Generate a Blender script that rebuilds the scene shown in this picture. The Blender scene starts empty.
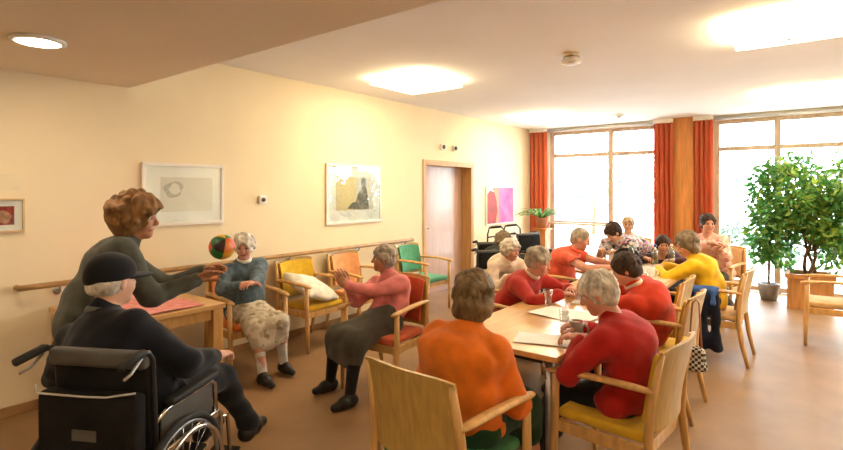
import bpy, bmesh, math, random
import numpy as np
from mathutils import Vector, Matrix
random.seed(7)
C = bpy.context.scene.collection
SC = bpy.context.scene
PI = math.pi

# ---------------------------------------------------------------- camera, sky, exposure
TH = math.radians(37.6); CT, ST = math.cos(TH), math.sin(TH)
F = 507.0; HC = 1.6
cam = bpy.data.objects.new('camera', bpy.data.cameras.new('camera')); C.objects.link(cam)
cam.location = (0, 0, HC); cam.rotation_euler = (PI/2, 0, TH)
cam.data.sensor_width = 36; cam.data.lens = 36*F/843; cam.data.shift_y = -35/843
cam.data.clip_start = 0.05
SC.camera = cam
SC.view_settings.view_transform = 'Standard'; SC.view_settings.look = 'None'
SC.view_settings.gamma = 1; SC.view_settings.exposure = 1.0
w = bpy.data.worlds.new('World'); SC.world = w; w.use_nodes = True
bg = w.node_tree.nodes['Background']; bg.inputs[0].default_value = (0.82, 0.91, 1.0, 1); bg.inputs[1].default_value = 11.0
LAMP_E = 12.0; LAMP_COL = (1.0, 0.80, 0.48)
DOWN_E = 62.0

def portal(x0, x1, z0, z1, y):
    l = bpy.data.lights.new('window_daylight', 'AREA'); l.shape = 'RECTANGLE'; l.size = x1-x0; l.size_y = z1-z0
    l.cycles.is_portal = True
    o = bpy.data.objects.new('window_daylight', l); C.objects.link(o)
    o.location = ((x0+x1)/2, y, (z0+z1)/2); o.rotation_euler = (-PI/2, 0, 0)
portal(-4.2, -2.1, 0.1, 2.75, 9.62); portal(-1.3, 4.0, 0.1, 2.75, 9.62)

# ---------------------------------------------------------------- coordinates
def W(lat, d, z=0.0):
    return Vector((lat*CT - d*ST, lat*ST + d*CT, z))
def PX(px, py, d):
    return W((px-421.5)/F*d, d, HC-(py-190)*d/F)
def DV(a, b):
    v = W(a, b); v.normalize(); return v
def yaw_of(v):
    return math.atan2(-v[0], v[1])

# ---------------------------------------------------------------- materials
MATS = {}
def mat(name, col, rough=0.6, metal=0.0, var=0.08, scale=8.0, stretch=(1,1,1), bump=0.0, bscale=120.0, spec=0.4,
        col2=None, emit=0.0, sheen=0.0, trans=0.0, coat=0.0):
    if name in MATS: return MATS[name]
    m = bpy.data.materials.new(name); m.use_nodes = True; nt = m.node_tree; N = nt.nodes; L = nt.links
    b = N['Principled BSDF']; out = N['Material Output']
    b.inputs['Roughness'].default_value = rough; b.inputs['Metallic'].default_value = metal
    b.inputs['Specular IOR Level'].default_value = spec
    if coat: b.inputs['Coat Weight'].default_value = coat; b.inputs['Coat Roughness'].default_value = 0.25
    if sheen: b.inputs['Sheen Weight'].default_value = sheen
    tc = N.new('ShaderNodeTexCoord'); mp = N.new('ShaderNodeMapping'); mp.inputs['Scale'].default_value = stretch
    L.new(tc.outputs['Object'], mp.inputs[0])
    ns = N.new('ShaderNodeTexNoise'); ns.inputs['Scale'].default_value = scale; ns.inputs['Detail'].default_value = 5
    L.new(mp.outputs[0], ns.inputs['Vector'])
    mx = N.new('ShaderNodeMix'); mx.data_type = 'RGBA'
    c = col; c2 = col2 if col2 else tuple(max(0, x*(1-var*2.2)) for x in c)
    mx.inputs[6].default_value = (*c2, 1); mx.inputs[7].default_value = (*[min(1, x*(1+var)) for x in c], 1)
    rp = N.new('ShaderNodeMapRange'); rp.inputs[1].default_value = 0.32; rp.inputs[2].default_value = 0.68
    L.new(ns.outputs[0], rp.inputs[0]); L.new(rp.outputs[0], mx.inputs[0])
    L.new(mx.outputs[2], b.inputs['Base Color'])
    if emit:
        b.inputs['Emission Color'].default_value = (*col, 1); b.inputs['Emission Strength'].default_value = emit
    if bump:
        n2 = N.new('ShaderNodeTexNoise'); n2.inputs['Scale'].default_value = bscale; n2.inputs['Detail'].default_value = 3
        L.new(mp.outputs[0], n2.inputs['Vector'])
        bp = N.new('ShaderNodeBump'); bp.inputs['Strength'].default_value = bump; bp.inputs['Distance'].default_value = 0.004
        L.new(n2.outputs[0], bp.inputs['Height']); L.new(bp.outputs[0], b.inputs['Normal'])
    if trans:
        tr = N.new('ShaderNodeBsdfTranslucent'); L.new(mx.outputs[2], tr.inputs[0])
        ms = N.new('ShaderNodeMixShader'); ms.inputs[0].default_value = trans
        L.new(b.outputs[0], ms.inputs[1]); L.new(tr.outputs[0], ms.inputs[2]); L.new(ms.outputs[0], out.inputs[0])
    MATS[name] = m
    return m
def fabric(name, col, var=0.10, scale=14, **k):
    return mat(name, col, rough=0.9, var=var, scale=scale, bump=0.5, bscale=220, spec=0.15, sheen=0.15, **k)
def glassy(name, tint=(1,1,1), rough=0.0, face=0.06):
    if name in MATS: return MATS[name]
    m = bpy.data.materials.new(name); m.use_nodes = True; nt = m.node_tree; N = nt.nodes; L = nt.links
    N.remove(N['Principled BSDF']); out = N['Material Output']
    t = N.new('ShaderNodeBsdfTransparent'); t.inputs[0].default_value = (*tint, 1)
    g = N.new('ShaderNodeBsdfGlossy'); g.inputs['Roughness'].default_value = rough
    lw = N.new('ShaderNodeLayerWeight'); lw.inputs[0].default_value = 0.25
    mr = N.new('ShaderNodeMapRange'); mr.inputs[3].default_value = face; mr.inputs[4].default_value = 0.6
    L.new(lw.outputs['Facing'], mr.inputs[0])
    ms = N.new('ShaderNodeMixShader'); L.new(mr.outputs[0], ms.inputs[0]); L.new(t.outputs[0], ms.inputs[1]); L.new(g.outputs[0], ms.inputs[2])
    L.new(ms.outputs[0], out.inputs[0]); MATS[name] = m
    return m

M_wood = mat('beech_wood', (0.69, 0.40, 0.14), rough=0.42, var=0.10, scale=9, stretch=(3, 3, 0.6), coat=0.15)
M_woodh = mat('beech_wood_panel', (0.53, 0.34, 0.095), rough=0.42, var=0.08, scale=7, stretch=(6, 6, 0.5), coat=0.15)
M_table = mat('table_veneer', (0.70, 0.40, 0.15), rough=0.3, var=0.08, scale=6, stretch=(5, 0.5, 5), coat=0.3)
M_trim = mat('window_timber', (0.56, 0.41, 0.30), rough=0.5, var=0.1, scale=5, stretch=(4, 4, 0.7))
M_pillar = mat('pillar_timber', (0.60, 0.24, 0.06), rough=0.5, var=0.12, scale=5, stretch=(6, 6, 0.5))
M_doorleaf = mat('door_leaf', (0.52, 0.34, 0.27), rough=0.22, var=0.04, scale=4, stretch=(4, 4, 0.5), spec=0.6, coat=0.5)
M_doorframe = mat('door_frame_timber', (0.58, 0.33, 0.12), rough=0.4, var=0.08, scale=5, stretch=(5, 5, 0.5))
M_wall = mat('cream_wall_paint', (0.83, 0.705, 0.49), rough=0.85, var=0.012, scale=3, bump=0.12, bscale=300, spec=0.2)
M_wallw = mat('white_wall_paint', (0.80, 0.76, 0.68), rough=0.85, var=0.012, scale=3, bump=0.12, bscale=300, spec=0.2)
M_ceil = mat('white_ceiling_paint', (0.87, 0.85, 0.84), rough=0.9, var=0.01, scale=2, bump=0.1, bscale=300, spec=0.1)
M_soffit = mat('soffit_bounce_tint', (0.85, 0.75, 0.61), rough=0.9, var=0.01, scale=2, bump=0.1, bscale=300, spec=0.1)  # beige puts the dim, warm bounce light into the soffit's colour
M_floor = mat('brown_linoleum', (0.29, 0.165, 0.078), rough=0.46, var=0.10, scale=2.6, bump=0.06, bscale=60, spec=0.35, col2=(0.24, 0.135, 0.062))
M_base = mat('skirting_timber', (0.36, 0.20, 0.08), rough=0.5, var=0.1)
M_white = mat('white_paint', (0.82, 0.80, 0.76), rough=0.5, var=0.02)
M_paper = mat('white_paper', (0.90, 0.89, 0.86), rough=0.8, var=0.03, scale=5)
M_chrome = mat('chrome_tube', (0.75, 0.75, 0.75), rough=0.22, metal=1.0, var=0.02)
M_steel = mat('grey_steel', (0.42, 0.42, 0.42), rough=0.35, metal=0.8, var=0.04)
M_black = mat('black_fabric', (0.012, 0.011, 0.011), rough=0.85, var=0.2, bump=0.4, bscale=200, spec=0.2)
M_blackm = mat('black_metal', (0.02, 0.02, 0.022), rough=0.4, var=0.1)
M_rubber = mat('black_rubber', (0.02, 0.02, 0.02), rough=0.7, var=0.1)
M_greyp = mat('grey_vinyl', (0.10, 0.095, 0.085), rough=0.6, var=0.1)
M_glass = glassy('window_glass', (0.98, 1, 1), face=0.04)
M_cup = glassy('drinking_glass_clear', (0.93, 0.95, 0.96), face=0.12)
M_curtain = fabric('red_orange_curtain', (0.74, 0.20, 0.09), var=0.08, scale=5, stretch=(6, 6, 0.4), trans=0.45)
M_leaf = mat('ficus_leaf', (0.09, 0.26, 0.045), rough=0.45, var=0.35, scale=6, col2=(0.03, 0.13, 0.03), trans=0.35)
M_leafy = mat('ficus_leaf_yellowish', (0.26, 0.36, 0.05), rough=0.45, var=0.3, scale=6, col2=(0.10, 0.22, 0.04), trans=0.35)
M_palm = mat('palm_leaf', (0.14, 0.34, 0.09), rough=0.5, var=0.3, scale=6, trans=0.3)
M_bark = mat('bark', (0.20, 0.12, 0.06), rough=0.9, var=0.3, scale=20)
M_soil = mat('potting_soil', (0.05, 0.03, 0.02), rough=1, var=0.3, scale=40)

# ---------------------------------------------------------------- mesh helpers
def prop(o, label=None, cat=None, group=None, kind=None):
    if label: o['label'] = label
    if cat: o['category'] = cat
    if group: o['group'] = group
    if kind: o['kind'] = kind
    return o
def empty(name, loc=(0,0,0), rz=0.0, label=None, cat=None, group=None):
    o = bpy.data.objects.new(name, None); C.objects.link(o); o.empty_display_size = 0.1
    o.location = loc; o.rotation_euler = (0, 0, rz)
    return prop(o, label, cat, group)
def obj(name, bm, m, parent=None, smooth=False, loc=None, rz=None):
    bmesh.ops.recalc_face_normals(bm, faces=bm.faces)
    me = bpy.data.meshes.new(name); bm.to_mesh(me); bm.free()
    for x in (m if isinstance(m, (list, tuple)) else [m]): me.materials.append(x)
    if smooth:
        for p in me.polygons: p.use_smooth = True
        if smooth == 'auto': me.set_sharp_from_angle(angle=math.radians(38))
    o = bpy.data.objects.new(name, me); C.objects.link(o)
    if parent: o.parent = parent
    if loc is not None: o.location = loc
    if rz is not None: o.rotation_euler = (0, 0, rz)
    return o
def rawobj(name, V, Q, m, parent=None, midx=None, smooth=True):
    me = bpy.data.meshes.new(name); me.from_pydata([tuple(v) for v in V], [], [tuple(int(i) for i in q) for q in Q])
    for x in (m if isinstance(m, (list, tuple)) else [m]): me.materials.append(x)
    if midx is not None: me.polygons.foreach_set('material_index', np.asarray(midx, dtype=np.int32))
    if smooth: me.polygons.foreach_set('use_smooth', np.ones(len(me.polygons), dtype=bool))
    me.update()
    o = bpy.data.objects.new(name, me); C.objects.link(o)
    if parent: o.parent = parent
    return o
def copy_tree(o, parent=None):
    c = o.copy(); C.objects.link(c)
    if parent: c.parent = parent
    for ch in list(o.children): copy_tree(ch, c)
    return c
def BM(): return bmesh.new()
def box(bm, c, s, rot=None, bev=0.0, seg=2, mi=0):
    b = bmesh.new(); bmesh.ops.create_cube(b, size=1)
    for v in b.verts: v.co = Vector((v.co.x*s[0], v.co.y*s[1], v.co.z*s[2]))
    if bev: bmesh.ops.bevel(b, geom=b.edges[:], offset=min(bev, min(s)*0.45), segments=seg, affect='EDGES', profile=0.5)
    M = Matrix.Translation(c) @ (rot.to_4x4() if rot is not None else Matrix.Identity(4))
    vs = [bm.verts.new(M @ v.co) for v in b.verts]
    b.verts.index_update()
    for f in b.faces:
        nf = bm.faces.new([vs[v.index] for v in f.verts]); nf.material_index = mi
    b.free()
def bx(bm, x0, x1, y0, y1, z0, z1, bev=0.0, mi=0):
    box(bm, Vector(((x0+x1)/2, (y0+y1)/2, (z0+z1)/2)), (abs(x1-x0), abs(y1-y0), abs(z1-z0)), None, bev, 2, mi)
def beam(bm, a, b, w, t, up=Vector((0,0,1)), bev=0.004):
    a, b = Vector(a), Vector(b); y = (b-a); ln = y.length; y.normalize()
    x = y.cross(Vector(up))
    if x.length < 1e-4: x = Vector((1,0,0))
    x.normalize(); z = x.cross(y)
    box(bm, (a+b)/2, (w, ln, t), Matrix((x, y, z)).transposed(), bev)
def tube(bm, pts, r, seg=10, closed=False, mi=0, flat=1.0):
    pts = [Vector(p) for p in pts]; n = len(pts)
    rs = r if isinstance(r, (list, tuple)) else [r]*n
    rings = []; prev = None
    for i, p in enumerate(pts):
        if closed: t = pts[(i+1) % n]-pts[i-1]
        else: t = pts[min(i+1, n-1)]-pts[max(i-1, 0)]
        t.normalize()
        if prev is None:
            a = Vector((0,0,1)) if abs(t.z) < 0.9 else Vector((1,0,0))
            u = t.cross(a).normalized()
        else:
            u = prev-t*prev.dot(t)
            u = u.normalized() if u.length > 1e-5 else t.orthogonal().normalized()
        prev = u; v = t.cross(u)
        rings.append([bm.verts.new(p+u*math.cos(k*2*PI/seg)*rs[i]+v*math.sin(k*2*PI/seg)*rs[i]*flat) for k in range(seg)])
    for i in range(n if closed else n-1):
        A, B = rings[i], rings[(i+1) % n]
        for k in range(seg):
            f = bm.faces.new((A[k], A[(k+1) % seg], B[(k+1) % seg], B[k])); f.material_index = mi
    if not closed:
        bm.faces.new(rings[0][::-1]).material_index = mi; bm.faces.new(rings[-1]).material_index = mi
def lathe(bm, prof, c=(0,0,0), seg=24, M=None, mi=0):
    c = Vector(c); M = M or Matrix.Identity(3); rings = []
    for r, z in prof:
        if r < 1e-5: rings.append([bm.verts.new(c+M@Vector((0,0,z)))])
        else: rings.append([bm.verts.new(c+M@Vector((r*math.cos(k*2*PI/seg), r*math.sin(k*2*PI/seg), z))) for k in range(seg)])
    for A, B in zip(rings[:-1], rings[1:]):
        for k in range(seg):
            a = A[k % len(A)], A[(k+1) % len(A)]; b = B[k % len(B)], B[(k+1) % len(B)]
            vs = []
            for v in (a[0], a[1], b[1], b[0]):
                if v not in vs: vs.append(v)
            if len(vs) > 2: bm.faces.new(vs).material_index = mi
def arcp(c, r, a0, a1, n, ax=0):
    out = []
    for i in range(n+1):
        a = a0+(a1-a0)*i/n; p = (r*math.cos(a), r*math.sin(a))
        out.append(Vector(c)+(Vector((0, p[0], p[1])) if ax == 0 else Vector((p[0], 0, p[1])) if ax == 1 else Vector((p[0], p[1], 0))))
    return out

# ---------------------------------------------------------------- distance-field bodies
class Fld:
    def __init__(s, lo, hi, h):
        s.lo = np.array(lo, float)-2*h; s.h = h
        s.n = np.ceil((np.array(hi, float)+2*h-s.lo)/h).astype(int)+1
        s.F = np.full(s.n, 0.2, np.float32)
        s.ax = [(s.lo[a]+h*np.arange(s.n[a])).astype(np.float32) for a in range(3)]
    def sub(s, lo, hi):
        i0 = np.clip(np.floor((np.array(lo)-s.lo)/s.h).astype(int), 0, s.n); i1 = np.clip(np.ceil((np.array(hi)-s.lo)/s.h).astype(int)+1, 0, s.n)
        sl = tuple(slice(a, b) for a, b in zip(i0, i1))
        return sl, s.ax[0][sl[0]][:, None, None], s.ax[1][sl[1]][None, :, None], s.ax[2][sl[2]][None, None, :]
    def mix(s, sl, d, k):
        a = s.F[sl]
        if a.size == 0: return
        if k > 0:
            hh = np.maximum(k-np.abs(a-d), 0)/k; s.F[sl] = np.minimum(a, d)-hh*hh*k*0.25
        else: s.F[sl] = np.minimum(a, d)
    def cone(s, p, q, r0, r1, k=0.02, sub=False):
        p = np.array(p, float); q = np.array(q, float); r = max(r0, r1)+k+3*s.h
        sl, X, Y, Z = s.sub(np.minimum(p, q)-r, np.maximum(p, q)+r)
        v = q-p; L = max(float(v@v), 1e-9)
        t = np.clip(((X-p[0])*v[0]+(Y-p[1])*v[1]+(Z-p[2])*v[2])/L, 0, 1)
        d = np.sqrt((X-p[0]-t*v[0])**2+(Y-p[1]-t*v[1])**2+(Z-p[2]-t*v[2])**2)-(r0+t*(r1-r0))
        s.cut(sl, d, k) if sub else s.mix(sl, d.astype(np.float32), k)
    def econe(s, p, q, r0, r1, ax, ratio, k=0.02):   # a cone whose section is wider along ax
        p = np.array(p, float); q = np.array(q, float); r = max(r0, r1)/ratio+k+3*s.h
        sl, X, Y, Z = s.sub(np.minimum(p, q)-r, np.maximum(p, q)+r)
        x, y, z = X-p[0], Y-p[1], Z-p[2]; g = (x*ax[0]+y*ax[1]+z*ax[2])*(ratio-1); x, y, z = x+g*ax[0], y+g*ax[1], z+g*ax[2]
        v = q-p; v = v+ax*(v@ax)*(ratio-1); L = max(float(v@v), 1e-9)
        t = np.clip((x*v[0]+y*v[1]+z*v[2])/L, 0, 1)
        d = np.sqrt((x-t*v[0])**2+(y-t*v[1])**2+(z-t*v[2])**2)-(r0+t*(r1-r0))
        s.mix(sl, d.astype(np.float32), k)
    def ell(s, c, r, R=None, k=0.02, sub=False):
        c = np.array(c, float); m = max(r)+k+3*s.h
        sl, X, Y, Z = s.sub(c-m, c+m)
        x, y, z = X-c[0], Y-c[1], Z-c[2]
        if R is not None:
            R = np.array(R)
            x, y, z = x*R[0,0]+y*R[1,0]+z*R[2,0], x*R[0,1]+y*R[1,1]+z*R[2,1], x*R[0,2]+y*R[1,2]+z*R[2,2]
        k0 = np.sqrt((x/r[0])**2+(y/r[1])**2+(z/r[2])**2); k1 = np.sqrt((x/r[0]**2)**2+(y/r[1]**2)**2+(z/r[2]**2)**2)+1e-6
        d = np.maximum(k0*(k0-1)/k1, -min(r))
        d = np.where(k0 < 1e-3, -min(r), d)
        s.cut(sl, d, k) if sub else s.mix(sl, d.astype(np.float32), k)
    def cut(s, sl, d, k):
        a = s.F[sl]; b = -d
        if k > 0:
            hh = np.maximum(k-np.abs(a-b), 0)/k; s.F[sl] = np.maximum(a, b)+hh*hh*k*0.25
        else: s.F[sl] = np.maximum(a, b)
    def halfspace(s, n, c, k=0.0):          # keep n.p < c
        X, Y, Z = s.ax[0][:, None, None], s.ax[1][None, :, None], s.ax[2][None, None, :]
        s.F = np.maximum(s.F, (n[0]*X+n[1]*Y+n[2]*Z-c).astype(np.float32))
    def wave(s, amp, fs, seed=0):
        rng = np.random.RandomState(seed)
        X, Y, Z = s.ax[0][:, None, None], s.ax[1][None, :, None], s.ax[2][None, None, :]
        for f in fs:
            for _ in range(3):
                v = rng.normal(size=3); v /= np.linalg.norm(v); ph = rng.rand()*6.28
                s.F = s.F+(amp/f*fs[0]*np.sin(f*(v[0]*X+v[1]*Y+v[2]*Z)+ph)).astype(np.float32)
    def mesh(s):
        Fv = s.F; h = s.h; S = Fv < 0; n = s.n
        c = n-1
        def cor(A, i, j, k): return A[i:i+c[0], j:j+c[1], k:k+c[2]]
        cnt = sum(cor(S, i, j, k).astype(np.int8) for i in (0,1) for j in (0,1) for k in (0,1))
        act = (cnt > 0) & (cnt < 8)
        I = np.argwhere(act); idx = np.full(tuple(c), -1, np.int64); idx[act] = np.arange(len(I))
        P = np.zeros((len(I), 3)); K = np.zeros(len(I))
        cs = [(i, j, k) for i in (0,1) for j in (0,1) for k in (0,1)]
        for a in cs:
            for ax in range(3):
                if a[ax]: continue
                b = list(a); b[ax] = 1
                fa = Fv[I[:,0]+a[0], I[:,1]+a[1], I[:,2]+a[2]]; fb = Fv[I[:,0]+b[0], I[:,1]+b[1], I[:,2]+b[2]]
                m = (fa < 0) != (fb < 0)
                t = np.where(m, fa/np.where(m, fa-fb, 1), 0)
                for q in range(3):
                    P[:, q] += m*(a[q]+(t if q == ax else 0))
                K += m
        V = s.lo+(I+P/np.maximum(K, 1)[:, None])*h
        Q = []
        for ax in range(3):
            u, v = (ax+1) % 3, (ax+2) % 3
            sa = [slice(None)]*3; sb = [slice(None)]*3
            sa[ax] = slice(0, n[ax]-1); sb[ax] = slice(1, n[ax])
            A, B = S[tuple(sa)], S[tuple(sb)]
            E = np.argwhere(A != B)
            E = E[(E[:, u] > 0) & (E[:, v] > 0) & (E[:, u] < n[u]-1) & (E[:, v] < n[v]-1)]
            if len(E) == 0: continue
            inside = A[E[:,0], E[:,1], E[:,2]]
            e = [E.copy() for _ in range(4)]
            e[0][:, u] -= 1; e[0][:, v] -= 1; e[1][:, v] -= 1; e[3][:, u] -= 1
            q = np.stack([idx[x[:,0], x[:,1], x[:,2]] for x in e], 1)
            q[~inside] = q[~inside][:, ::-1]
            Q.append(q)
        Q = np.concatenate(Q) if Q else np.zeros((0, 4), int)
        return V, Q
def sphere_vq(c, r, n=8):
    V = []; Q = []
    for i in range(n+1):
        for j in range(2*n):
            a = PI*i/n; b = PI*j/n
            V.append((c[0]+r*math.sin(a)*math.cos(b), c[1]+r*math.cos(a), c[2]+r*math.sin(a)*math.sin(b)))
    for i in range(n):
        for j in range(2*n):
            Q.append((i*2*n+j, i*2*n+(j+1) % (2*n), (i+1)*2*n+(j+1) % (2*n), (i+1)*2*n+j))
    return np.array(V), np.array(Q)
# ---------------------------------------------------------------- people
M_lip = mat('lips', (0.42, 0.13, 0.10), rough=0.5, var=0.05)
M_eyew = mat('eye_white', (0.75, 0.72, 0.68), rough=0.25, var=0.02)
M_iris = mat('eye_iris', (0.05, 0.035, 0.03), rough=0.2, var=0.1)
SKIN = {'fair': mat('fair_skin', (0.66, 0.37, 0.25), rough=0.55, var=0.05, scale=12, spec=0.3),
        'tan': mat('tanned_skin', (0.52, 0.25, 0.14), rough=0.55, var=0.06, scale=12, spec=0.3),
        'pink': mat('rosy_skin', (0.68, 0.34, 0.24), rough=0.55, var=0.06, scale=12, spec=0.3)}
def hairmat(name, c): return mat(name, c, rough=0.65, var=0.25, scale=26, stretch=(1, 1, 0.5), bump=0.8, bscale=160, spec=0.3)
HAIR = {'white': hairmat('white_hair', (0.74, 0.68, 0.58)), 'silver': hairmat('silver_hair', (0.46, 0.40, 0.32)),
        'ash': hairmat('ash_brown_hair', (0.22, 0.145, 0.07)), 'brown': hairmat('curly_brown_hair', (0.29, 0.145, 0.05)),
        'dark': hairmat('dark_hair', (0.055, 0.030, 0.021)), 'sand': hairmat('sandy_hair', (0.56, 0.42, 0.26)),
        'greyb': hairmat('grey_brown_hair', (0.25, 0.185, 0.12))}
def v3(*a): return np.array(a, float)
def nrm(v):
    v = np.array(v, float); return v/(np.linalg.norm(v)+1e-9)
def ik(a, c, l1, l2, hint):
    a, c = np.array(a), np.array(c); d = c-a; D = np.linalg.norm(d)
    if D > (l1+l2)*0.995: c = a+d/D*(l1+l2)*0.995; d = c-a; D = np.linalg.norm(d)
    D = max(D, abs(l1-l2)+0.02)
    x = (l1*l1-l2*l2+D*D)/(2*D); y = math.sqrt(max(l1*l1-x*x, 0))
    u = d/np.linalg.norm(d); hp = np.array(hint, float); hp = nrm(hp-u*(hp@u))
    return a+u*x+hp*y, c
def frame(fwd, up=(0, 0, 1)):
    f = nrm(fwd); u = np.array(up, float); u = u-f*(u@f)
    if np.linalg.norm(u) < 1e-3: u = np.array([0, -1, 0.])
    u = nrm(u); r = np.cross(f, u); return np.stack([r, f, u], 1)

def head_mesh(h, jaw=1.0, male=False):
    f = Fld((-.105, -.13, -.19), (.105, .14, .14), h)
    f.ell((0, -.012, .03), (.074, .094, .084), k=0)
    f.ell((0, .022, -.04), (.057*jaw, .060, .070), k=.03)
    f.cone((0, .058, -.088), (0, .052, -.08), .024*jaw, .026*jaw, k=.025)
    for sx in (-1, 1):
        f.cone((sx*.012, .074, .026), (sx*.044, .062, .022), .012, .010, k=.012)
        f.ell((sx*.036, .050, -.030), (.026, .028, .026), k=.02)
        f.ell((sx*.032, .090, .004), (.017, .016, .012), k=.010, sub=True)
        f.ell((sx*.075, -.006, -.004), (.010, .019, .031), k=.008)
        f.cone((sx*.02, .078, -.04), (sx*.030, .068, -.072), .004, .004, k=.006, sub=True)
    f.cone((0, .080, .016), (0, .101, -.022), .007, .012, k=.012)
    f.ell((0, .092, -.027), (.017, .012, .009), k=.008)
    f.cone((-.018, .076, -.058), (.018, .076, -.058), .0085, .0085, k=.008)
    f.cone((0, -.02, -.05), (0, -.035, -.19), .052, .054, k=.03)
    V, Q = f.mesh()
    cen = V[Q].mean(1); mi = np.zeros(len(Q), int)
    lip = (np.abs(cen[:, 0]) < .025) & (np.abs(cen[:, 2]+.058) < .008) & (cen[:, 1] > .070)
    mi[lip] = 1
    Vs, Qs, Ms = [V], [Q], [mi]; o = len(V)
    for sx in (-1, 1):
        v, q = sphere_vq((sx*.031, .066, .006), .0145, 8); qc = v[q].mean(1)
        m = np.where((qc[:, 1] > .066+.0118), 3, 2)
        Vs.append(v); Qs.append(q+o); Ms.append(m); o += len(v)
        f2 = Fld((sx*.034-.035, .055, .01), (sx*.034+.035, .1, .05), h*.8)
        f2.cone((sx*.015, .083, .027), (sx*.046, .070, .027), .0045, .0035, k=0)
        v, q = f2.mesh(); Vs.append(v); Qs.append(q+o); Ms.append(np.full(len(q), 4)); o += len(v)
    return np.concatenate(Vs), np.concatenate(Qs), np.concatenate(Ms)

def hair_mesh(style, h, seed):
    rng = np.random.RandomState(seed)
    f = Fld((-.15, -.19, -.17), (.15, .15, .19), h)
    if style == 'bald':
        f.ell((0, -.03, -.005), (.083, .088, .062), k=0); f.ell((0, .03, .10), (.085, .10, .085), k=.01, sub=True)
        f.ell((0, .10, -.02), (.10, .09, .12), k=.01, sub=True); f.wave(.0016, (90,), seed)
        return f.mesh()
    vol = {'short': .012, 'crop': .006, 'curly': .017, 'fluffy': .020, 'bob': .022, 'bigcurl': .034}[style]
    f.ell((0, -.018, .034), (.076+vol, .096+vol, .084+vol), k=0)
    f.ell((0, -.048, -.025), (.068+vol*.8, .062+vol, .068), k=.03)
    if style in ('bob', 'bigcurl'):
        f.ell((0, -.045, -.065), (.078+vol*.7, .06+vol*.6, .06), k=.03)
        for sx in (-1, 1): f.ell((sx*(.066+vol*.5), -.012, -.03), (.026, .045, .065), k=.02)
    if style in ('curly', 'fluffy', 'bigcurl'):
        n = {'curly': 150, 'fluffy': 110, 'bigcurl': 170}[style]; rr = {'curly': .014, 'fluffy': .015, 'bigcurl': .02}[style]
        for i in range(n):
            d = nrm(rng.normal(size=3)); 
            if d[2] < -.75: continue
            c = v3(0, -.022, .025)+d*v3(.075+vol, .094+vol, .086+vol)
            f.ell(c, (rr*(.7+.6*rng.rand()),)*3, k=.012)
    else:
        for i in range(0 if style == 'crop' else 80):
            a = rng.rand()*6.28; t0 = .1+.5*rng.rand(); pr = None; zmin = -.35 if style == 'short' else -.75
            for j in range(4):
                th = t0+j*.42; aa = a+.12*math.sin(3*th+i); z = math.cos(th)
                if z < zmin: break
                c = v3(0, -.022, .030)+v3(math.sin(th)*math.cos(aa), math.sin(th)*math.sin(aa), z)*v3(.074+vol, .095+vol, .085+vol)
                if pr is not None: f.cone(pr, c, .009+.004*rng.rand(), .008, k=.006)
                pr = c
    face = {'crop': .012, 'short': 0, 'curly': 0, 'fluffy': 0, 'bob': -.004, 'bigcurl': .014}[style]
    f.ell((0, .108, -.045), (.070+face, .085, .100+face), k=.012, sub=True)
    f.ell((0, .085, -.12), (.13, .10, .105), k=.012, sub=True)
    f.cone((0, -.02, -.10), (0, -.02, -.2), .056, .06, k=.01, sub=True)
    f.wave(.0022 if style != 'crop' else .0012, (70, 130), seed)
    return f.mesh()

def hand_mesh(side, h, curl=0.5, spread=1.0):
    f = Fld((-.09, -.05, -.12), (.09, .21, .06), h)
    f.ell((0, .045, 0), (.040, .050, .016), k=0); f.cone((0, -.03, 0), (0, .02, 0), .027, .024, k=.02)
    f.cone((-.026, .07, 0), (.026, .07, 0), .013, .013, k=.012)
    xs = (-.030, -.010, .010, .029); Ls = (.064, .076, .071, .054)
    if side > 0: Ls = Ls            # index at thumb side
    for i in range(4):
        x = xs[i] if side < 0 else -xs[i]     # right hand (side<0 means thumb at -x)
        p = v3(x, .080-.004*abs(i-1.3), 0); a = 0.10; fan = x*2.2*spread
        for j, (fr, da) in enumerate(((.45, .45), (.32, .9), (.23, .6))):
            a += da*curl*(1+.12*i)
            q = p+Ls[i]*fr*1.08*v3(math.sin(fan)*math.cos(a), math.cos(fan)*math.cos(a), -math.sin(a))
            f.cone(p, q, .0088-.0009*j, .0081-.0009*j, k=.003); p = q
    t = -1 if side < 0 else 1
    f.cone((t*.026, .018, -.004), (t*.050, .050, -.016), .014, .011, k=.012)
    f.cone((t*.050, .050, -.016), (t*.056, .078, -.028), .0105, .0092, k=.004)
    f.cone((t*.056, .078, -.028), (t*.050, .098, -.036), .009, .0078, k=.003)
    return f.mesh()

QH = {0: (.011, .0095, .0052, .0042), 1: (.013, .012, .0065, .005), 2: (.017, .015, .0085, .006)}

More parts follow.
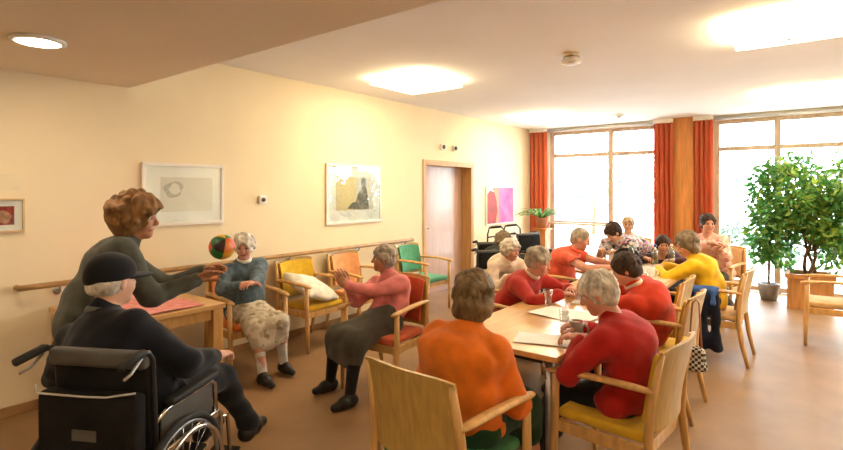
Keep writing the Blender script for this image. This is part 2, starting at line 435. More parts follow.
def person(label, hip, face, head, look, hands, feet, top, bottom, hair, style, skin='fair', s=.92, girth=1.0, q=1, bust=.0,
           sleeve='long', legwear=None, shoe=None, twist=0, group=None, seed=1, elb=((-.6, -.5, -1.0), (.6, -.5, -1.0)), kneehint=(0, 1, .8),
           skirt=False, hem=.09, curl=(.5, .5), hdir=(None, None), hn=(None, None), collar=None, up=(0, 0, 1), jaw=1.0, bare_skirt_hem=.16,
           pattern=None, shoulder=.165, knees=None):
    """one figure: hip, head, hands and ankles are world points"""
    hb, hc_, hh, hk = QH[q]
    yaw = yaw_of(face); root = empty('person', (hip[0], hip[1], 0), yaw, label, 'person', group)
    cy, sy = math.cos(-yaw), math.sin(-yaw)
    def loc(p): x, y = p[0]-hip[0], p[1]-hip[1]; return v3(x*cy-y*sy, x*sy+y*cy, p[2])
    def dirl(d): return v3(d[0]*cy-d[1]*sy, d[0]*sy+d[1]*cy, d[2])
    H = v3(0, 0, hip[2]); Hd = loc(head); R = frame(dirl(look), up)
    N = Hd+s*(R@v3(0, -.04, -.06)+v3(0, -.012, -.085))
    sp = N-H; D = np.linalg.norm(sp); su = sp/D
    bowd = -v3(0, 1, 0); bowd = nrm(bowd-su*(bowd@su))
    L = .47*s; bow = math.sqrt(max((L/2)**2-(min(D, L)/2)**2, 0))
    tw = math.radians(twist); xr = v3(math.cos(tw), math.sin(tw), 0); xr = nrm(xr-su*(xr@su)*.8)
    Wp = H+sp*.33+bowd*bow*.75; Cp = H+sp*.70+bowd*bow*.8; Sp = N-su*.035*s+bowd*(bow*.12+.012)
    sh = [Sp-xr*shoulder*s*girth**.5-v3(0, 0, .042*s), Sp+xr*shoulder*s*girth**.5-v3(0, 0, .042*s)]
    arms = []
    for i in (0, 1):
        t = loc(hands[i])+(v3(0, 0, .018) if .77 < hands[i][2] < .81 else 0); e, wv = ik(sh[i], t, .285*s, .25*s, elb[i]); arms.append((e, wv))
    legs = []
    for i, sg in ((0, -1), (1, 1)):
        hj = H+v3(sg*.088*s, 0, -.012); an = loc(feet[i]); kh = kneehint
        k_, an = ik(hj, an, .425*s, .405*s, kh); legs.append((hj, k_, an))
    pts = np.array([H, N, Hd, Wp, Cp]+[p for a in arms for p in a]+[p for l in legs for p in l]+sh)
    lo, hi = pts.min(0)-.19, pts.max(0)+.19
    g = girth
    def torso(f, o, k=.035):
        rt = .66; e = lambda a, b_, r0, r1: f.econe(a, b_, r0*s*g+o, r1*s*g+o, xr, rt, k)
        e(H, Wp, .122, .112); e(Wp, Cp, .112, .112); e(Cp, Sp-su*.03*s, .112, .072)
        for sg in (-1, 1):
            f.cone(Sp-su*.015, sh[0] if sg < 0 else sh[1], .058*s+o, .052*s+o, .05)
            if bust: f.ell(Cp+xr*sg*.07*s-su*.02+nrm(v3(0, 1, .0)-su*su[1])*.070*s*g, (.066*s+o,)*3, k=.06)
    def arm(f, i, o, ext=1.0, k=.025):
        e, wv = arms[i]
        f.cone(sh[i], e, .054*s+o*1.15, .043*s+o, k)
        if ext > 0: f.cone(e, e+(wv-e)*ext, .043*s+o, (.043-.014*ext)*s+o*.55, k)
    # --- body
    f = Fld(lo, hi, hb); torso(f, -.010)
    for i in (0, 1): arm(f, i, 0 if sleeve != 'long' else -.007)
    for hj, k_, an in legs:
        th = 0 if skirt else .014
        f.cone(hj, k_, .078*s*g-th, .054*s-th, .03); f.cone(k_, k_+(an-k_)*.4, .052*s-th, .053*s-th, .02); f.cone(k_+(an-k_)*.4, an, .053*s-th, .034*s-th*.3, .02)
        ft = nrm(v3(0, 1, 0)+0.0); f.cone(an+v3(0, -.02, -.03), an+ft*.12*s-v3(0, 0, .05*s), .03*s, .022*s, .02)
    f.cone(N-su*.06, N+(Hd-N)*.5, .056*s, .05*s, .03)
    V, Q = f.mesh(); Vs, Qs, Ms = [V], [Q], [np.zeros(len(Q), int)]; o = len(V)
    v, qq, mi = head_mesh(hh, jaw); v = (v*s)@R.T+Hd; Vs.append(v); Qs.append(qq+o); Ms.append(mi); o += len(v)
    for i, side in ((0, 1), (1, -1)):
        e, wv = arms[i]; d = nrm((wv-e)*v3(1, 1, .2)) if hdir[i] is None else nrm(dirl(hdir[i]))
        up_ = v3(0, 0, 1) if hn[i] is None else dirl(hn[i])
        HR = frame(d, up_); v, qq = hand_mesh(side, hk, curl[i]); v = (v*s)@HR.T+wv
        Vs.append(v); Qs.append(qq+o); Ms.append(np.zeros(len(qq), int)); o += len(v)
    rawobj('body', np.concatenate(Vs), np.concatenate(Qs), [SKIN[skin], M_lip, M_eyew, M_iris, HAIR[hair] if hair in HAIR else M_iris], root, np.concatenate(Ms))
    # --- hair
    if style:
        v, qq = hair_mesh(style, hh, seed); rawobj('hair', (v*s)@R.T+Hd, qq, HAIR[hair], root)
    # --- top
    f = Fld(lo, hi, hc_); torso(f, .010)
    f.cone(N-su*.05, N+(Hd-N)*.16, .066*s, .058*s, .02)
    hemp = H-su*hem; f.halfspace(-su, float((-su)@hemp))
    for i in (0, 1): arm(f, i, .017, {'long': .93, 'elbow': .25, 'short': 0}[sleeve])
    if sleeve == 'short':
        for i in (0, 1):
            e = arms[i][0]; d = nrm(e-sh[i])
            f.cone(e-d*.09*s, e+d*.06, .085*s, .085*s, 0, sub=True)
    f.wave(.0042, (20, 44, 80), seed+3); V, Q = f.mesh()
    rawobj(pattern or 'sweater', V, Q, top, root)
    # --- collar
    if collar:
        b = BM(); c0 = N+(Hd-N)*.10; ax = nrm(Hd-N); fr = frame(ax, (0, -1, 0)); n = 18; ring = []
        for k in range(n):
            a = 2*PI*k/n; ring.append(Vector(c0+.063*s*(fr[:, 0]*math.cos(a)+fr[:, 2]*math.sin(a))))
        tube(b, ring, .011*s, 8, True, flat=1.8); obj('collar', b, collar, root, True)
    # --- bottom
    if bottom is not None:
        f = Fld(lo, hi, hc_)
        for sg in (-1, 1): f.cone(H+xr*sg*.07*s*g-v3(0, 0, .0), H+xr*sg*.06*s*g+su*.03, .110*s*g, .098*s*g, .04)
        for hj, k_, an in legs:
            if skirt:
                f.cone(hj, k_, .096*s*g, .078*s, .09); f.cone(k_, k_+(an-k_)*bare_skirt_hem*2.2, .078*s, .075*s, .10)
            else:
                f.cone(hj, k_, .092*s*g, .068*s, .03); f.cone(k_, k_+(an-k_)*1.0, .068*s, .056*s, .02)
        if skirt:
            (h0, k0, a0), (h1, k1, a1) = legs
            
            for w_ in (.25, .5, .75): f.cone(h0*(1-w_)+h1*w_, k0*(1-w_)+k1*w_+v3(0, 0, .006), .094*s*g, .076*s, .06); f.cone(k0*(1-w_)+k1*w_, (k0+(a0-k0)*bare_skirt_hem*2.1)*(1-w_)+(k1+(a1-k1)*bare_skirt_hem*2.1)*w_, .074*s, .070*s, .06)
        f.wave(.003, (24, 50), seed+9); V, Q = f.mesh(); rawobj('skirt' if skirt else 'trousers', V, Q, bottom, root)
    if legwear is not None:
        for hj, k_, an in legs:
            f = Fld(np.minimum(k_, an)-.12, np.maximum(k_, an)+.12, hc_)
            a, m = (legwear if isinstance(legwear, tuple) else (0.0, legwear)); p0 = k_+(an-k_)*a; pm = k_+(an-k_)*max(.4, a+.01)
            r0 = .0585*s if a < .4 else .05*s
            f.cone(p0, pm, r0, .059*s if a < .4 else .046*s, .01); f.cone(pm, an-v3(0, 0, .02), .059*s if a < .4 else .046*s, .042*s, .01)
            V, Q = f.mesh(); rawobj('stocking' if a < .4 else 'sock', V, Q, m, root)
    if shoe is not None:
        for i, (hj, k_, an) in enumerate(legs):
            f = Fld(an-v3(.12, .16, .12), an+v3(.12, .27, .12), min(hc_, .008))
            zf = -.085
            f.cone(an+v3(0, -.035, zf+.045), an+v3(0, .05, zf+.05), .042*s, .043*s, .02); f.cone(an+v3(0, .05, zf+.043), an+v3(0, .155*s, zf+.033), .043*s, .03*s, .03)
            f.cone(an+v3(0, -.02, zf+.04), an+v3(0, -.005, zf+.085), .044*s, .043*s, .02)
            f.halfspace((0, 0, -1), -(an[2]+zf+.003)); V, Q = f.mesh(); rawobj('shoe', V, Q, shoe, root)
    return root
# ---------------------------------------------------------------- room shell
ZC, ZS, XL, XR, YB, YF = 2.81, 2.45, -4.5, 4.0, 9.5, -3.0
def struct(name, bm, m, parent=None, **k):
    o = obj(name, bm, m, parent, **k)
    if parent is None: o['kind'] = 'structure'
    return o
b = BM(); bx(b, XL-.3, XR+.2, YF-.2, YB+.3, -.12, 0); struct('floor', b, M_floor)
b = BM(); bx(b, XL-.3, XR+.2, YF-.2, YB+.3, ZC, ZC+.15); struct('ceiling', b, M_ceil)
b = BM(); bx(b, XL, XR, YF, 1.86, ZS, ZC); struct('ceiling_soffit', b, M_soffit)
D0, D1, DZ = 5.92, 7.22, 2.0
b = BM(); bx(b, XL-.25, XL, YF-.2, D0, 0, ZC); bx(b, XL-.25, XL, D1, YB+.3, 0, ZC); bx(b, XL-.25, XL, D0, D1, DZ, ZC); struct('wall_left', b, M_wall)
b = BM(); bx(b, XR, XR+.2, YF-.2, YB+.3, 0, ZC); struct('wall_right', b, M_wall)
b = BM(); bx(b, XL, XR, YF-.2, YF, 0, ZC); struct('wall_front', b, M_wall)
b = BM(); bx(b, XL, -4.13, YB, YB+.25, 0, ZC); bx(b, -2.12, -1.29, YB, YB+.25, 0, ZC); bx(b, -4.13, -2.12, YB, YB+.25, 2.74, ZC); bx(b, -1.29, XR, YB, YB+.25, 2.74, ZC)
struct('wall_back', b, M_wallw)
b = BM(); bx(b, -1.86, -1.54, YB-.14, YB, 0, ZC, .01); struct('trim_1', b, M_pillar)
b = BM(); bx(b, XL, XL+.015, YF, D0-.1, 0, .07, .004); bx(b, XL, XL+.015, D1+.05, YB, 0, .07, .004); struct('baseboard_left', b, M_base)
# door with its deep timber lining
b = BM(); t = .03
bx(b, XL-.25, XL+.012, D0, D0+t, 0, DZ, .004); bx(b, XL-.25, XL+.012, D1-t, D1, 0, DZ, .004); bx(b, XL-.25, XL+.012, D0+t, D1-t, DZ-t, DZ, .004)
bx(b, XL, XL+.015, D0-.05, D0, 0, DZ+.05, .004); bx(b, XL, XL+.015, D1, D1+.05, 0, DZ+.05, .004); bx(b, XL, XL+.015, D0, D1, DZ, DZ+.05, .004)
dr = struct('door_1', b, M_doorframe)
b = BM(); bx(b, XL-.22, XL-.175, D0+t, D1-t, 0.005, DZ-t, .004); obj('door_leaf', b, M_doorleaf, dr)
b = BM(); tube(b, [(XL-.175, D0+.13, 1.02), (XL-.125, D0+.13, 1.02), (XL-.12, D0+.15, 1.02), (XL-.12, D0+.25, 1.02)], .011); lathe(b, [(0, 0), (.026, 0), (.026, .008), (0, .008)], (XL-.175, D0+.13, 1.02), 16, Matrix.Rotation(PI/2, 3, 'Y')); obj('door_handle', b, M_chrome, dr, True)

def window(name, xs, zs_cols, head=2.74, wv=.085):
    """xs: mullion centres; zs_cols: rail heights per bay"""
    b = BM(); y0, y1 = YB+.06, YB+.15
    for x in xs: bx(b, x-wv/2, x+wv/2, y0, y1, 0, head, .006)
    for i in range(len(xs)-1):
        for z in [.05, head-.03]+list(zs_cols[i]): bx(b, xs[i]+wv/2-.003, xs[i+1]-wv/2+.003, y0+.005, y1-.005, z-.035, z+.035, .006)
    o = struct(name, b, M_trim)
    for i in range(len(xs)-1):
        zz = sorted([.05, head-.03]+list(zs_cols[i]))
        for a, c in zip(zz[:-1], zz[1:]):
            g = BM(); bx(g, xs[i]+wv/2-.005, xs[i+1]-wv/2+.005, YB+.10, YB+.108, a+.03, c-.03); obj('window_pane', g, M_glass, o)
    return o
window('window_1', [-4.085, -2.95, -2.165], [[.966, 2.27], [2.27]])
window('window_2', [-1.245, -.42, .62], [[2.27], [2.27]])
window('window_added', [.71, 1.75, 2.85, 3.95], [[2.27], [2.27], [2.27]])  # out of view, added to let more daylight into the room
b = BM(); bx(b, -4.13, -3.0, YB-.06, YB+.06, .93, .966, .006); struct('trim_2', b, M_trim)
b = BM(); bx(b, XL+.02, XR, YB-.05, YB, 2.74, 2.775, .004); struct('trim_3', b, M_steel)

# outside
M_terrace = mat('terrace_paving', (0.62, 0.60, 0.56), rough=0.9, var=0.08, scale=3)
b = BM(); bx(b, -30, 40, YB+.25, 70, -.2, -.06); o = struct('terrace_ground', b, M_terrace)

def leafset(bm, centers, L, n, rad, rng, droop=.3, wid=.42, mi=None):
    for (c, r) in centers:
        for _ in range(n):
            d = rng.normal(size=3); d /= np.linalg.norm(d); p = Vector(c)+Vector(d*r*(rng.rand()**.45))
            out = Vector((d[0]+rng.normal()*.6, d[1]+rng.normal()*.6, d[2]*.5-droop+rng.normal()*.5)).normalized()
            ln = L*(.7+.6*rng.rand()); s = out.cross(Vector(rng.normal(size=3))).normalized(); nn = s.cross(out)
            wv_ = ln*wid*.5
            a = bm.verts.new(p); e = bm.verts.new(p+out*ln-nn*ln*.12)
            l1 = bm.verts.new(p+out*ln*.45+s*wv_+nn*ln*.07); r1 = bm.verts.new(p+out*ln*.45-s*wv_+nn*ln*.07); m = bm.verts.new(p+out*ln*.5)
            k = int(rng.rand() < (mi or 0))
            for q in ((a, l1, m), (m, l1, e), (a, m, r1), (m, e, r1)): bm.faces.new(q).material_index = k
rng = np.random.RandomState(3)
M_oleaf = mat('outdoor_leaf', (0.17, 0.26, 0.18), rough=0.6, var=0.2, scale=3, trans=0.4)
b = BM()
cs = [((-2.5+.33*i+rng.normal()*.1, 13.6+rng.normal()*.25, .35+rng.rand()*.35), .38) for i in range(26)]
leafset(b, cs, .16, 90, 1, rng); o = obj('hedge', b, mat('hedge_leaf', (0.055, 0.10, 0.06), rough=0.6, var=0.2, scale=3, trans=0.3)); prop(o, 'clipped green hedge along the terrace beyond the windows', 'hedge', kind='stuff')
for i, (x, y, h, lab) in enumerate(((-6.5, 19, 2.6, 'pale tree outside behind the left window, left of its mullion'), (-3.6, 21, 2.9, 'pale tree outside behind the narrow window door'), (2.4, 17, 3.2, 'pale tree outside beyond the tall ficus'))):
    t = empty('garden_tree', (x, y, -.06), 0, lab, 'tree', 'trees in the garden')
    b = BM(); tube(b, [(0, 0, 0), (.05, 0, h*.4), (-.05, .05, h*.7)], [.07, .055, .03]); obj('trunk', b, M_bark, t, True)
    b = BM(); cs = [((rng.normal()*.8, rng.normal()*.8, h*.72+rng.normal()*.55), .6) for _ in range(16)]
    leafset(b, cs, .26, 70, 1, rng); obj('crown', b, M_oleaf, t)

# curtains
def curtain(x0, x1, folds, label, seed):
    rg = random.Random(seed); b = BM(); n = folds*10; z0, z1 = .03, 2.735; rows = 14; y = YB-.17; g = []
    for j in range(rows+1):
        z = z0+(z1-z0)*j/rows; row = []
        for i in range(n+1):
            u = i/n; ph = u*folds*2*PI
            row.append((x0+(x1-x0)*u+.012*math.sin(ph*2+j*.2), y+.042*math.sin(ph+.25*math.sin(j*.5+seed))*(1-.25*j/rows)+.01*math.sin(ph*.37+seed), z))
        g.append(row)
    A = [[b.verts.new(p) for p in r] for r in g]; B = [[b.verts.new((p[0], p[1]+.004, p[2])) for p in r] for r in g]
    for j in range(rows):
        for i in range(n):
            b.faces.new((A[j][i], A[j][i+1], A[j+1][i+1], A[j+1][i])); b.faces.new((B[j][i], B[j+1][i], B[j+1][i+1], B[j][i+1]))
    for i in range(n):
        b.faces.new((A[0][i], B[0][i], B[0][i+1], A[0][i+1])); b.faces.new((A[rows][i], A[rows][i+1], B[rows][i+1], B[rows][i]))
    for j in range(rows):
        b.faces.new((A[j][0], A[j+1][0], B[j+1][0], B[j][0])); b.faces.new((A[j][n], B[j][n], B[j+1][n], A[j+1][n]))
    t = empty('curtain', ((x0+x1)/2, y, 0), 0, label, 'curtain', 'red orange curtains')
    o = obj('fabric', b, M_curtain, t, 'auto'); o.location = (-(x0+x1)/2, -y, 0)
    b = BM(); bx(b, (x0-x1)/2, (x1-x0)/2, -.02, .02, 2.735, 2.77, .004); bx(b, (x0-x1)/2, (x1-x0)/2, -.01, .01, 2.765, 2.81); obj('curtain_track', b, M_white, t)
curtain(-4.47, -4.10, 4, 'red orange curtain in the far corner beside the left wall', 1)
curtain(-2.16, -1.85, 4, 'red orange curtain on the left of the timber pillar', 2)
curtain(-1.55, -1.26, 4, 'darker red orange curtain on the right of the timber pillar', 3)

# ---------------------------------------------------------------- ceiling fittings
def emis(name, col, st):
    m = bpy.data.materials.new(name); m.use_nodes = True; N = m.node_tree.nodes; b = N['Principled BSDF']
    nz = N.new('ShaderNodeTexNoise'); nz.inputs['Scale'].default_value = 3
    b.inputs['Base Color'].default_value = (.8, .78, .72, 1); b.inputs['Emission Color'].default_value = (*col, 1); b.inputs['Emission Strength'].default_value = st; b.inputs['Roughness'].default_value = .5
    return m
M_lamp = emis('lit_lamp_diffuser', LAMP_COL, LAMP_E); M_down = emis('lit_downlight', (1, .80, .55), DOWN_E)
def clight(x, y, label):
    t = empty('ceiling_light', (x, y, ZC), 0, label, 'ceiling light', 'square ceiling lights')
    b = BM(); bx(b, -.16, .16, -.16, .16, -.05, 0, .01); obj('base', b, M_white, t)
    b = BM(); n = 10; hw = .36                      # a shallow dished glass square
    top = [[None]*(n+1) for _ in range(n+1)]; bot = [[None]*(n+1) for _ in range(n+1)]
    for i in range(n+1):
        for j in range(n+1):
            u, v = -1+2*i/n, -1+2*j/n; r2 = max(abs(u), abs(v))
            z = -.115+.045*r2**3
            top[i][j] = b.verts.new((u*hw, v*hw, z+.012)); bot[i][j] = b.verts.new((u*hw, v*hw, z))
    for i in range(n):
        for j in range(n):
            b.faces.new((top[i][j], top[i+1][j], top[i+1][j+1], top[i][j+1])); b.faces.new((bot[i][j], bot[i][j+1], bot[i+1][j+1], bot[i+1][j]))
    for i in range(n):
        for (p, q) in (((i, 0), (i+1, 0)), ((i, n), (i+1, n)), ((0, i), (0, i+1)), ((n, i), (n, i+1))):
            b.faces.new((top[p[0]][p[1]], top[q[0]][q[1]], bot[q[0]][q[1]], bot[p[0]][p[1]]))
    obj('diffuser', b, M_lamp, t, True)
    b = BM(); lathe(b, [(0, -.135), (.016, -.13), (.016, -.11), (0, -.105)], seg=12); tube(b, [(0, 0, -.11), (0, 0, -.02)], .006, 8); obj('finial', b, M_chrome, t, True)
for x, y, l in ((-3.42, 4.35, 'lit square ceiling light above the left wall pictures'), (-.13, 4.5, 'large lit square ceiling light at the top right, nearest the camera'), (-3.5, 7.75, 'lit square ceiling light near the far left curtain'), (-.12, 7.7, 'lit square ceiling light before the right window')):
    clight(x, y, l)
for x, y in ((2.9, 4.5), (2.9, 7.7)): clight(x, y, 'lit square ceiling light out of the picture on the right')
def downlight(x, y, label, g=None):
    t = empty('downlight', (x, y, ZS), 0, label, 'downlight', g)
    b = BM(); lathe(b, [(.105, 0), (.135, 0), (.135, -.012), (.105, -.02), (.105, 0)], seg=32); obj('ring', b, M_white, t, True)
    b = BM(); lathe(b, [(0, -.014), (.106, -.010), (.106, -.002), (0, -.002)], seg=32); obj('diffuser', b, M_down, t, True)
p = W(-2.17, 2.87)
downlight(p.x, p.y, 'round lit downlight in the lowered ceiling at the upper left')
for x, y in ((-.6, .6), (1.8, .6), (-3.4, -1.4), (-.6, -1.4)): downlight(x, y, 'added unseen downlight in the lowered ceiling, brightening the floor and soffit', 'added unseen downlights')  # unseen, added so the lit floor bounces light up to the soffit
p = W(1.33, 4.5); t = empty('smoke_detector', (p.x, p.y, ZC), 0, 'white smoke detector on the middle of the ceiling', 'smoke detector')
b = BM(); lathe(b, [(0, 0), (.075, 0), (.075, -.03), (0, -.03)], seg=24); obj('base', b, mat('beige_plastic', (.62, .50, .33), rough=.5), t, 'auto')
b = BM(); lathe(b, [(0, -.03), (.05, -.03), (.085, -.055), (.085, -.08), (.05, -.095), (0, -.1)], seg=24); obj('sensor_head', b, M_white, t, True)
p = W(3.15, 8.1); t = empty('ceiling_sensor', (p.x, p.y, ZC), 0, 'small white sensor on the ceiling before the window door', 'sensor')
b = BM(); lathe(b, [(0, 0), (.07, 0), (.07, -.03), (0, -.04)], seg=20); obj('base', b, M_white, t, 'auto')
b = BM(); lathe(b, [(0, -.035), (.04, -.035), (.03, -.06), (0, -.065)], seg=20); obj('lens', b, M_white, t, True)

# ---------------------------------------------------------------- wall things
def picture(label, y0, y1, z0, z1, fw, fmat, art, cat='framed picture', glaz=True, name='framed_picture', parts=()):
    cy, cz = (y0+y1)/2, (z0+z1)/2
    t = empty(name, (XL, cy, cz), 0, label, cat)
    hy, hz = (y1-y0)/2, (z1-z0)/2; b = BM(); d = .028
    bx(b, 0, d, -hy, hy, hz-fw, hz, .003); bx(b, 0, d, -hy, hy, -hz, -hz+fw, .003); bx(b, 0, d, -hy, -hy+fw, -hz+fw, hz-fw, .003); bx(b, 0, d, hy-fw, hy, -hz+fw, hz-fw, .003)
    obj('frame', b, fmat, t)
    b = BM(); bx(b, .002, .012, -hy+fw*.8, hy-fw*.8, -hz+fw*.8, hz-fw*.8); obj('mount_board', b, M_paper, t)
    art(t, hy-fw, hz-fw)
    if not glaz: return
    b = BM(); bx(b, .0195, .0215, -hy+fw*.9, hy-fw*.9, -hz+fw*.9, hz-fw*.9); obj('glazing', b, M_glass, t)
def flat(t, name, pts, m, x=.0125, th=.002):
    b = BM(); A = [b.verts.new((x, p[0], p[1])) for p in pts]; B = [b.verts.new((x+th, p[0], p[1])) for p in pts]
    b.faces.new(A[::-1]); b.faces.new(B); n = len(pts)
    for i in range(n): b.faces.new((A[i], A[(i+1) % n], B[(i+1) % n], B[i]))
    return obj(name, b, m, t)
def blob(cy, cz, ry, rz, n=20, sd=0, am=.12):
    r = random.Random(sd); ph = [r.random()*6 for _ in range(3)]
    return [(cy+ry*math.cos(a)*(1+am*math.sin(3*a+ph[0])+am*.6*math.sin(5*a+ph[1])), cz+rz*math.sin(a)*(1+am*math.sin(2*a+ph[2]))) for a in [2*PI*i/n for i in range(n)]]
M_frw = mat('white_frame', (.80, .76, .70), rough=.45, var=.03)
M_wash = mat('pale_pencil_wash', (.74, .70, .63), rough=.9, var=.02, scale=6); M_pencil = mat('pencil_grey', (.50, .47, .42), rough=.9, var=.1, scale=30)
def art1(t, hy, hz):
    flat(t, 'drawing_sheet', [(-hy*.62, -hz*.62), (hy*.75, -hz*.62), (hy*.75, hz*.62), (-hy*.62, hz*.62)], M_wash)
    flat(t, 'sketch', blob(-hy*.30, hz*.18, .085, .075, sd=2), M_pencil, .0146, .001); flat(t, 'sketch', blob(-hy*.27, hz*.2, .05, .045, sd=5), M_wash, .0158, .001)
picture('white framed faint pencil drawing on the left wall behind the curly haired woman', 1.95, 2.70, 1.285, 1.835, .028, M_frw, art1)
M_ywash = mat('yellow_wash', (.82, .68, .40), rough=.9, var=.03, scale=4); M_ink = mat('brown_grey_ink', (.30, .25, .22), rough=.9, var=.25, scale=24); M_blue = mat('blue_grey_ink', (.35, .36, .45), rough=.9, var=.2, scale=14)
def art2(t, hy, hz):
    flat(t, 'drawing_sheet', [(-hy*.70, -hz*.60), (hy*.0, -hz*.60), (hy*.0, hz*.62), (-hy*.70, hz*.62)], M_ywash)
    flat(t, 'drawing_sheet', [(hy*.0, -hz*.60), (hy*.72, -hz*.60), (hy*.72, hz*.62), (hy*.0, hz*.62)], M_wash)
    flat(t, 'figure_drawing', [(hy*.10, -.02), (hy*.2, .05), (hy*.33, .10), (hy*.45, .08), (hy*.52, -.05), (hy*.56, -.19), (hy*.3, -.2), (-hy*.05, -.19), (-hy*.30, -.18), (-hy*.12, -.11), (hy*.02, -.10)], M_ink, .0146, .001)
    flat(t, 'figure_drawing', blob(hy*.34, .145, .045, .06, sd=3, am=.05), M_blue, .0150, .001)
picture('white framed drawing of a seated figure on yellow ground on the left wall', 4.0, 4.95, 1.19, 1.915, .03, M_frw, art2)
M_cream = mat('cream_mount', (.78, .68, .50), rough=.8, var=.03); M_redp = mat('dark_red_print', (.42, .05, .04), rough=.7, var=.25, scale=30); M_tanp = mat('tan_print', (.55, .28, .16), rough=.8, var=.2, scale=30)
def art3(t, hy, hz):
    flat(t, 'print', [(-hy*.7, -hz*.62), (hy*.62, -hz*.62), (hy*.62, hz*.62), (-hy*.7, hz*.62)], M_redp); flat(t, 'print_figure', blob(hy*.15, -.01, .035, .05, sd=4), M_tanp, .0146, .001); flat(t, 'print_figure', blob(-hy*.3, .0, .03, .045, sd=6), M_tanp, .0146, .001)
picture('small framed red print at the left end of the wall', .88, 1.147, 1.30, 1.54, .014, mat('pale_wood_frame', (.62, .45, .24), rough=.5), art3)
t = empty('wall_notice', (XL, 1.02, 1.655), 0, 'faint blank paper notice above the small red print', 'notice')
b = BM(); bx(b, 0, .004, -.14, .11, -.055, .055, .001); obj('sheet', b, mat('cream_paper', (.80, .69, .48), rough=.8, var=.02), t)
b = BM(); bx(b, .004, .0055, -.12, .09, .047, .053); bx(b, .004, .0055, -.12, .09, -.053, -.047); obj('border', b, M_cream, t)
M_pink = mat('magenta_print', (.52, .06, .24), rough=.6, var=.12, scale=5, col2=(.55, .16, .36)); M_rust = mat('rust_print', (.36, .03, .015), rough=.6, var=.15, scale=7); M_peach = mat('peach_print', (.62, .26, .15), rough=.6, var=.1)
def art4(t, hy, hz):
    flat(t, 'magenta_field', [(-hy*.1, -hz), (hy, -hz), (hy, hz), (-hy*.1, hz)], M_pink); flat(t, 'rust_shape', [(-hy, -hz), (-hy*.35, -hz), (-hy*.22, -hz*.3), (-hy*.28, hz*.3), (-hy*.45, hz*.75), (-hy*.75, hz*.85), (-hy, hz*.6)], M_rust, .013)
    flat(t, 'peach_edge', [(-hy*.36, -hz), (-hy*.1, -hz), (-hy*.1, hz), (-hy*.6, hz), (-hy*.45, hz*.75), (-hy*.28, hz*.3), (-hy*.22, -hz*.3)], M_peach, .0128)
picture('pink and red abstract poster on the wall beyond the door', 7.66, 8.68, .985, 1.66, .02, M_frw, art4, glaz=False)
def wallbox(name, label, cat, y, z, sy, sz, d, inner):
    t = empty(name, (XL, y, z), 0, label, cat); b = BM(); bx(b, 0, d, -sy/2, sy/2, -sz/2, sz/2, .006); obj('housing', b, M_white, t)
    b = BM(); lathe(b, [(0, 0), (inner, 0), (inner*.9, .014), (0, .016)], (d, 0, 0), 16, Matrix.Rotation(PI/2, 3, 'Y')); obj('dial', b, M_greyp, t, True); return t
wallbox('thermostat', 'white room thermostat on the wall between the two large drawings', 'thermostat', 3.14, 1.50, .085, .085, .03, .022)
wallbox('wall_sensor', 'round grey sensor above the door, nearer one', 'sensor', 6.35, 2.26, .09, .09, .04, .035); wallbox('wall_sensor', 'round grey sensor above the door, farther one', 'sensor', 6.68, 2.26, .09, .09, .04, .035)
t = empty('handrail', (XL, 0, .905), 0, 'long wooden handrail running along the left wall', 'handrail')
b = BM(); tube(b, [(.02, 1.1, 0), (.075, 1.1, 0), (.075, 1.2, 0), (.075, 3.4, 0), (.075, 5.55, 0), (.02, 5.6, 0)], .021, 10); obj('rail', b, mat('rail_wood', (.42, .24, .09), rough=.45, var=.12), t, True)
for y in (1.35, 2.4, 3.45, 4.5, 5.4): b = BM(); tube(b, [(0, y, -.06), (.05, y, -.05), (.075, y, -.015)], .009, 8); lathe(b, [(0, 0), (.03, 0), (.03, .006), (0, .006)], (0, y, -.06), 12, Matrix.Rotation(PI/2, 3, 'Y')); obj('bracket', b, M_steel, t, True)
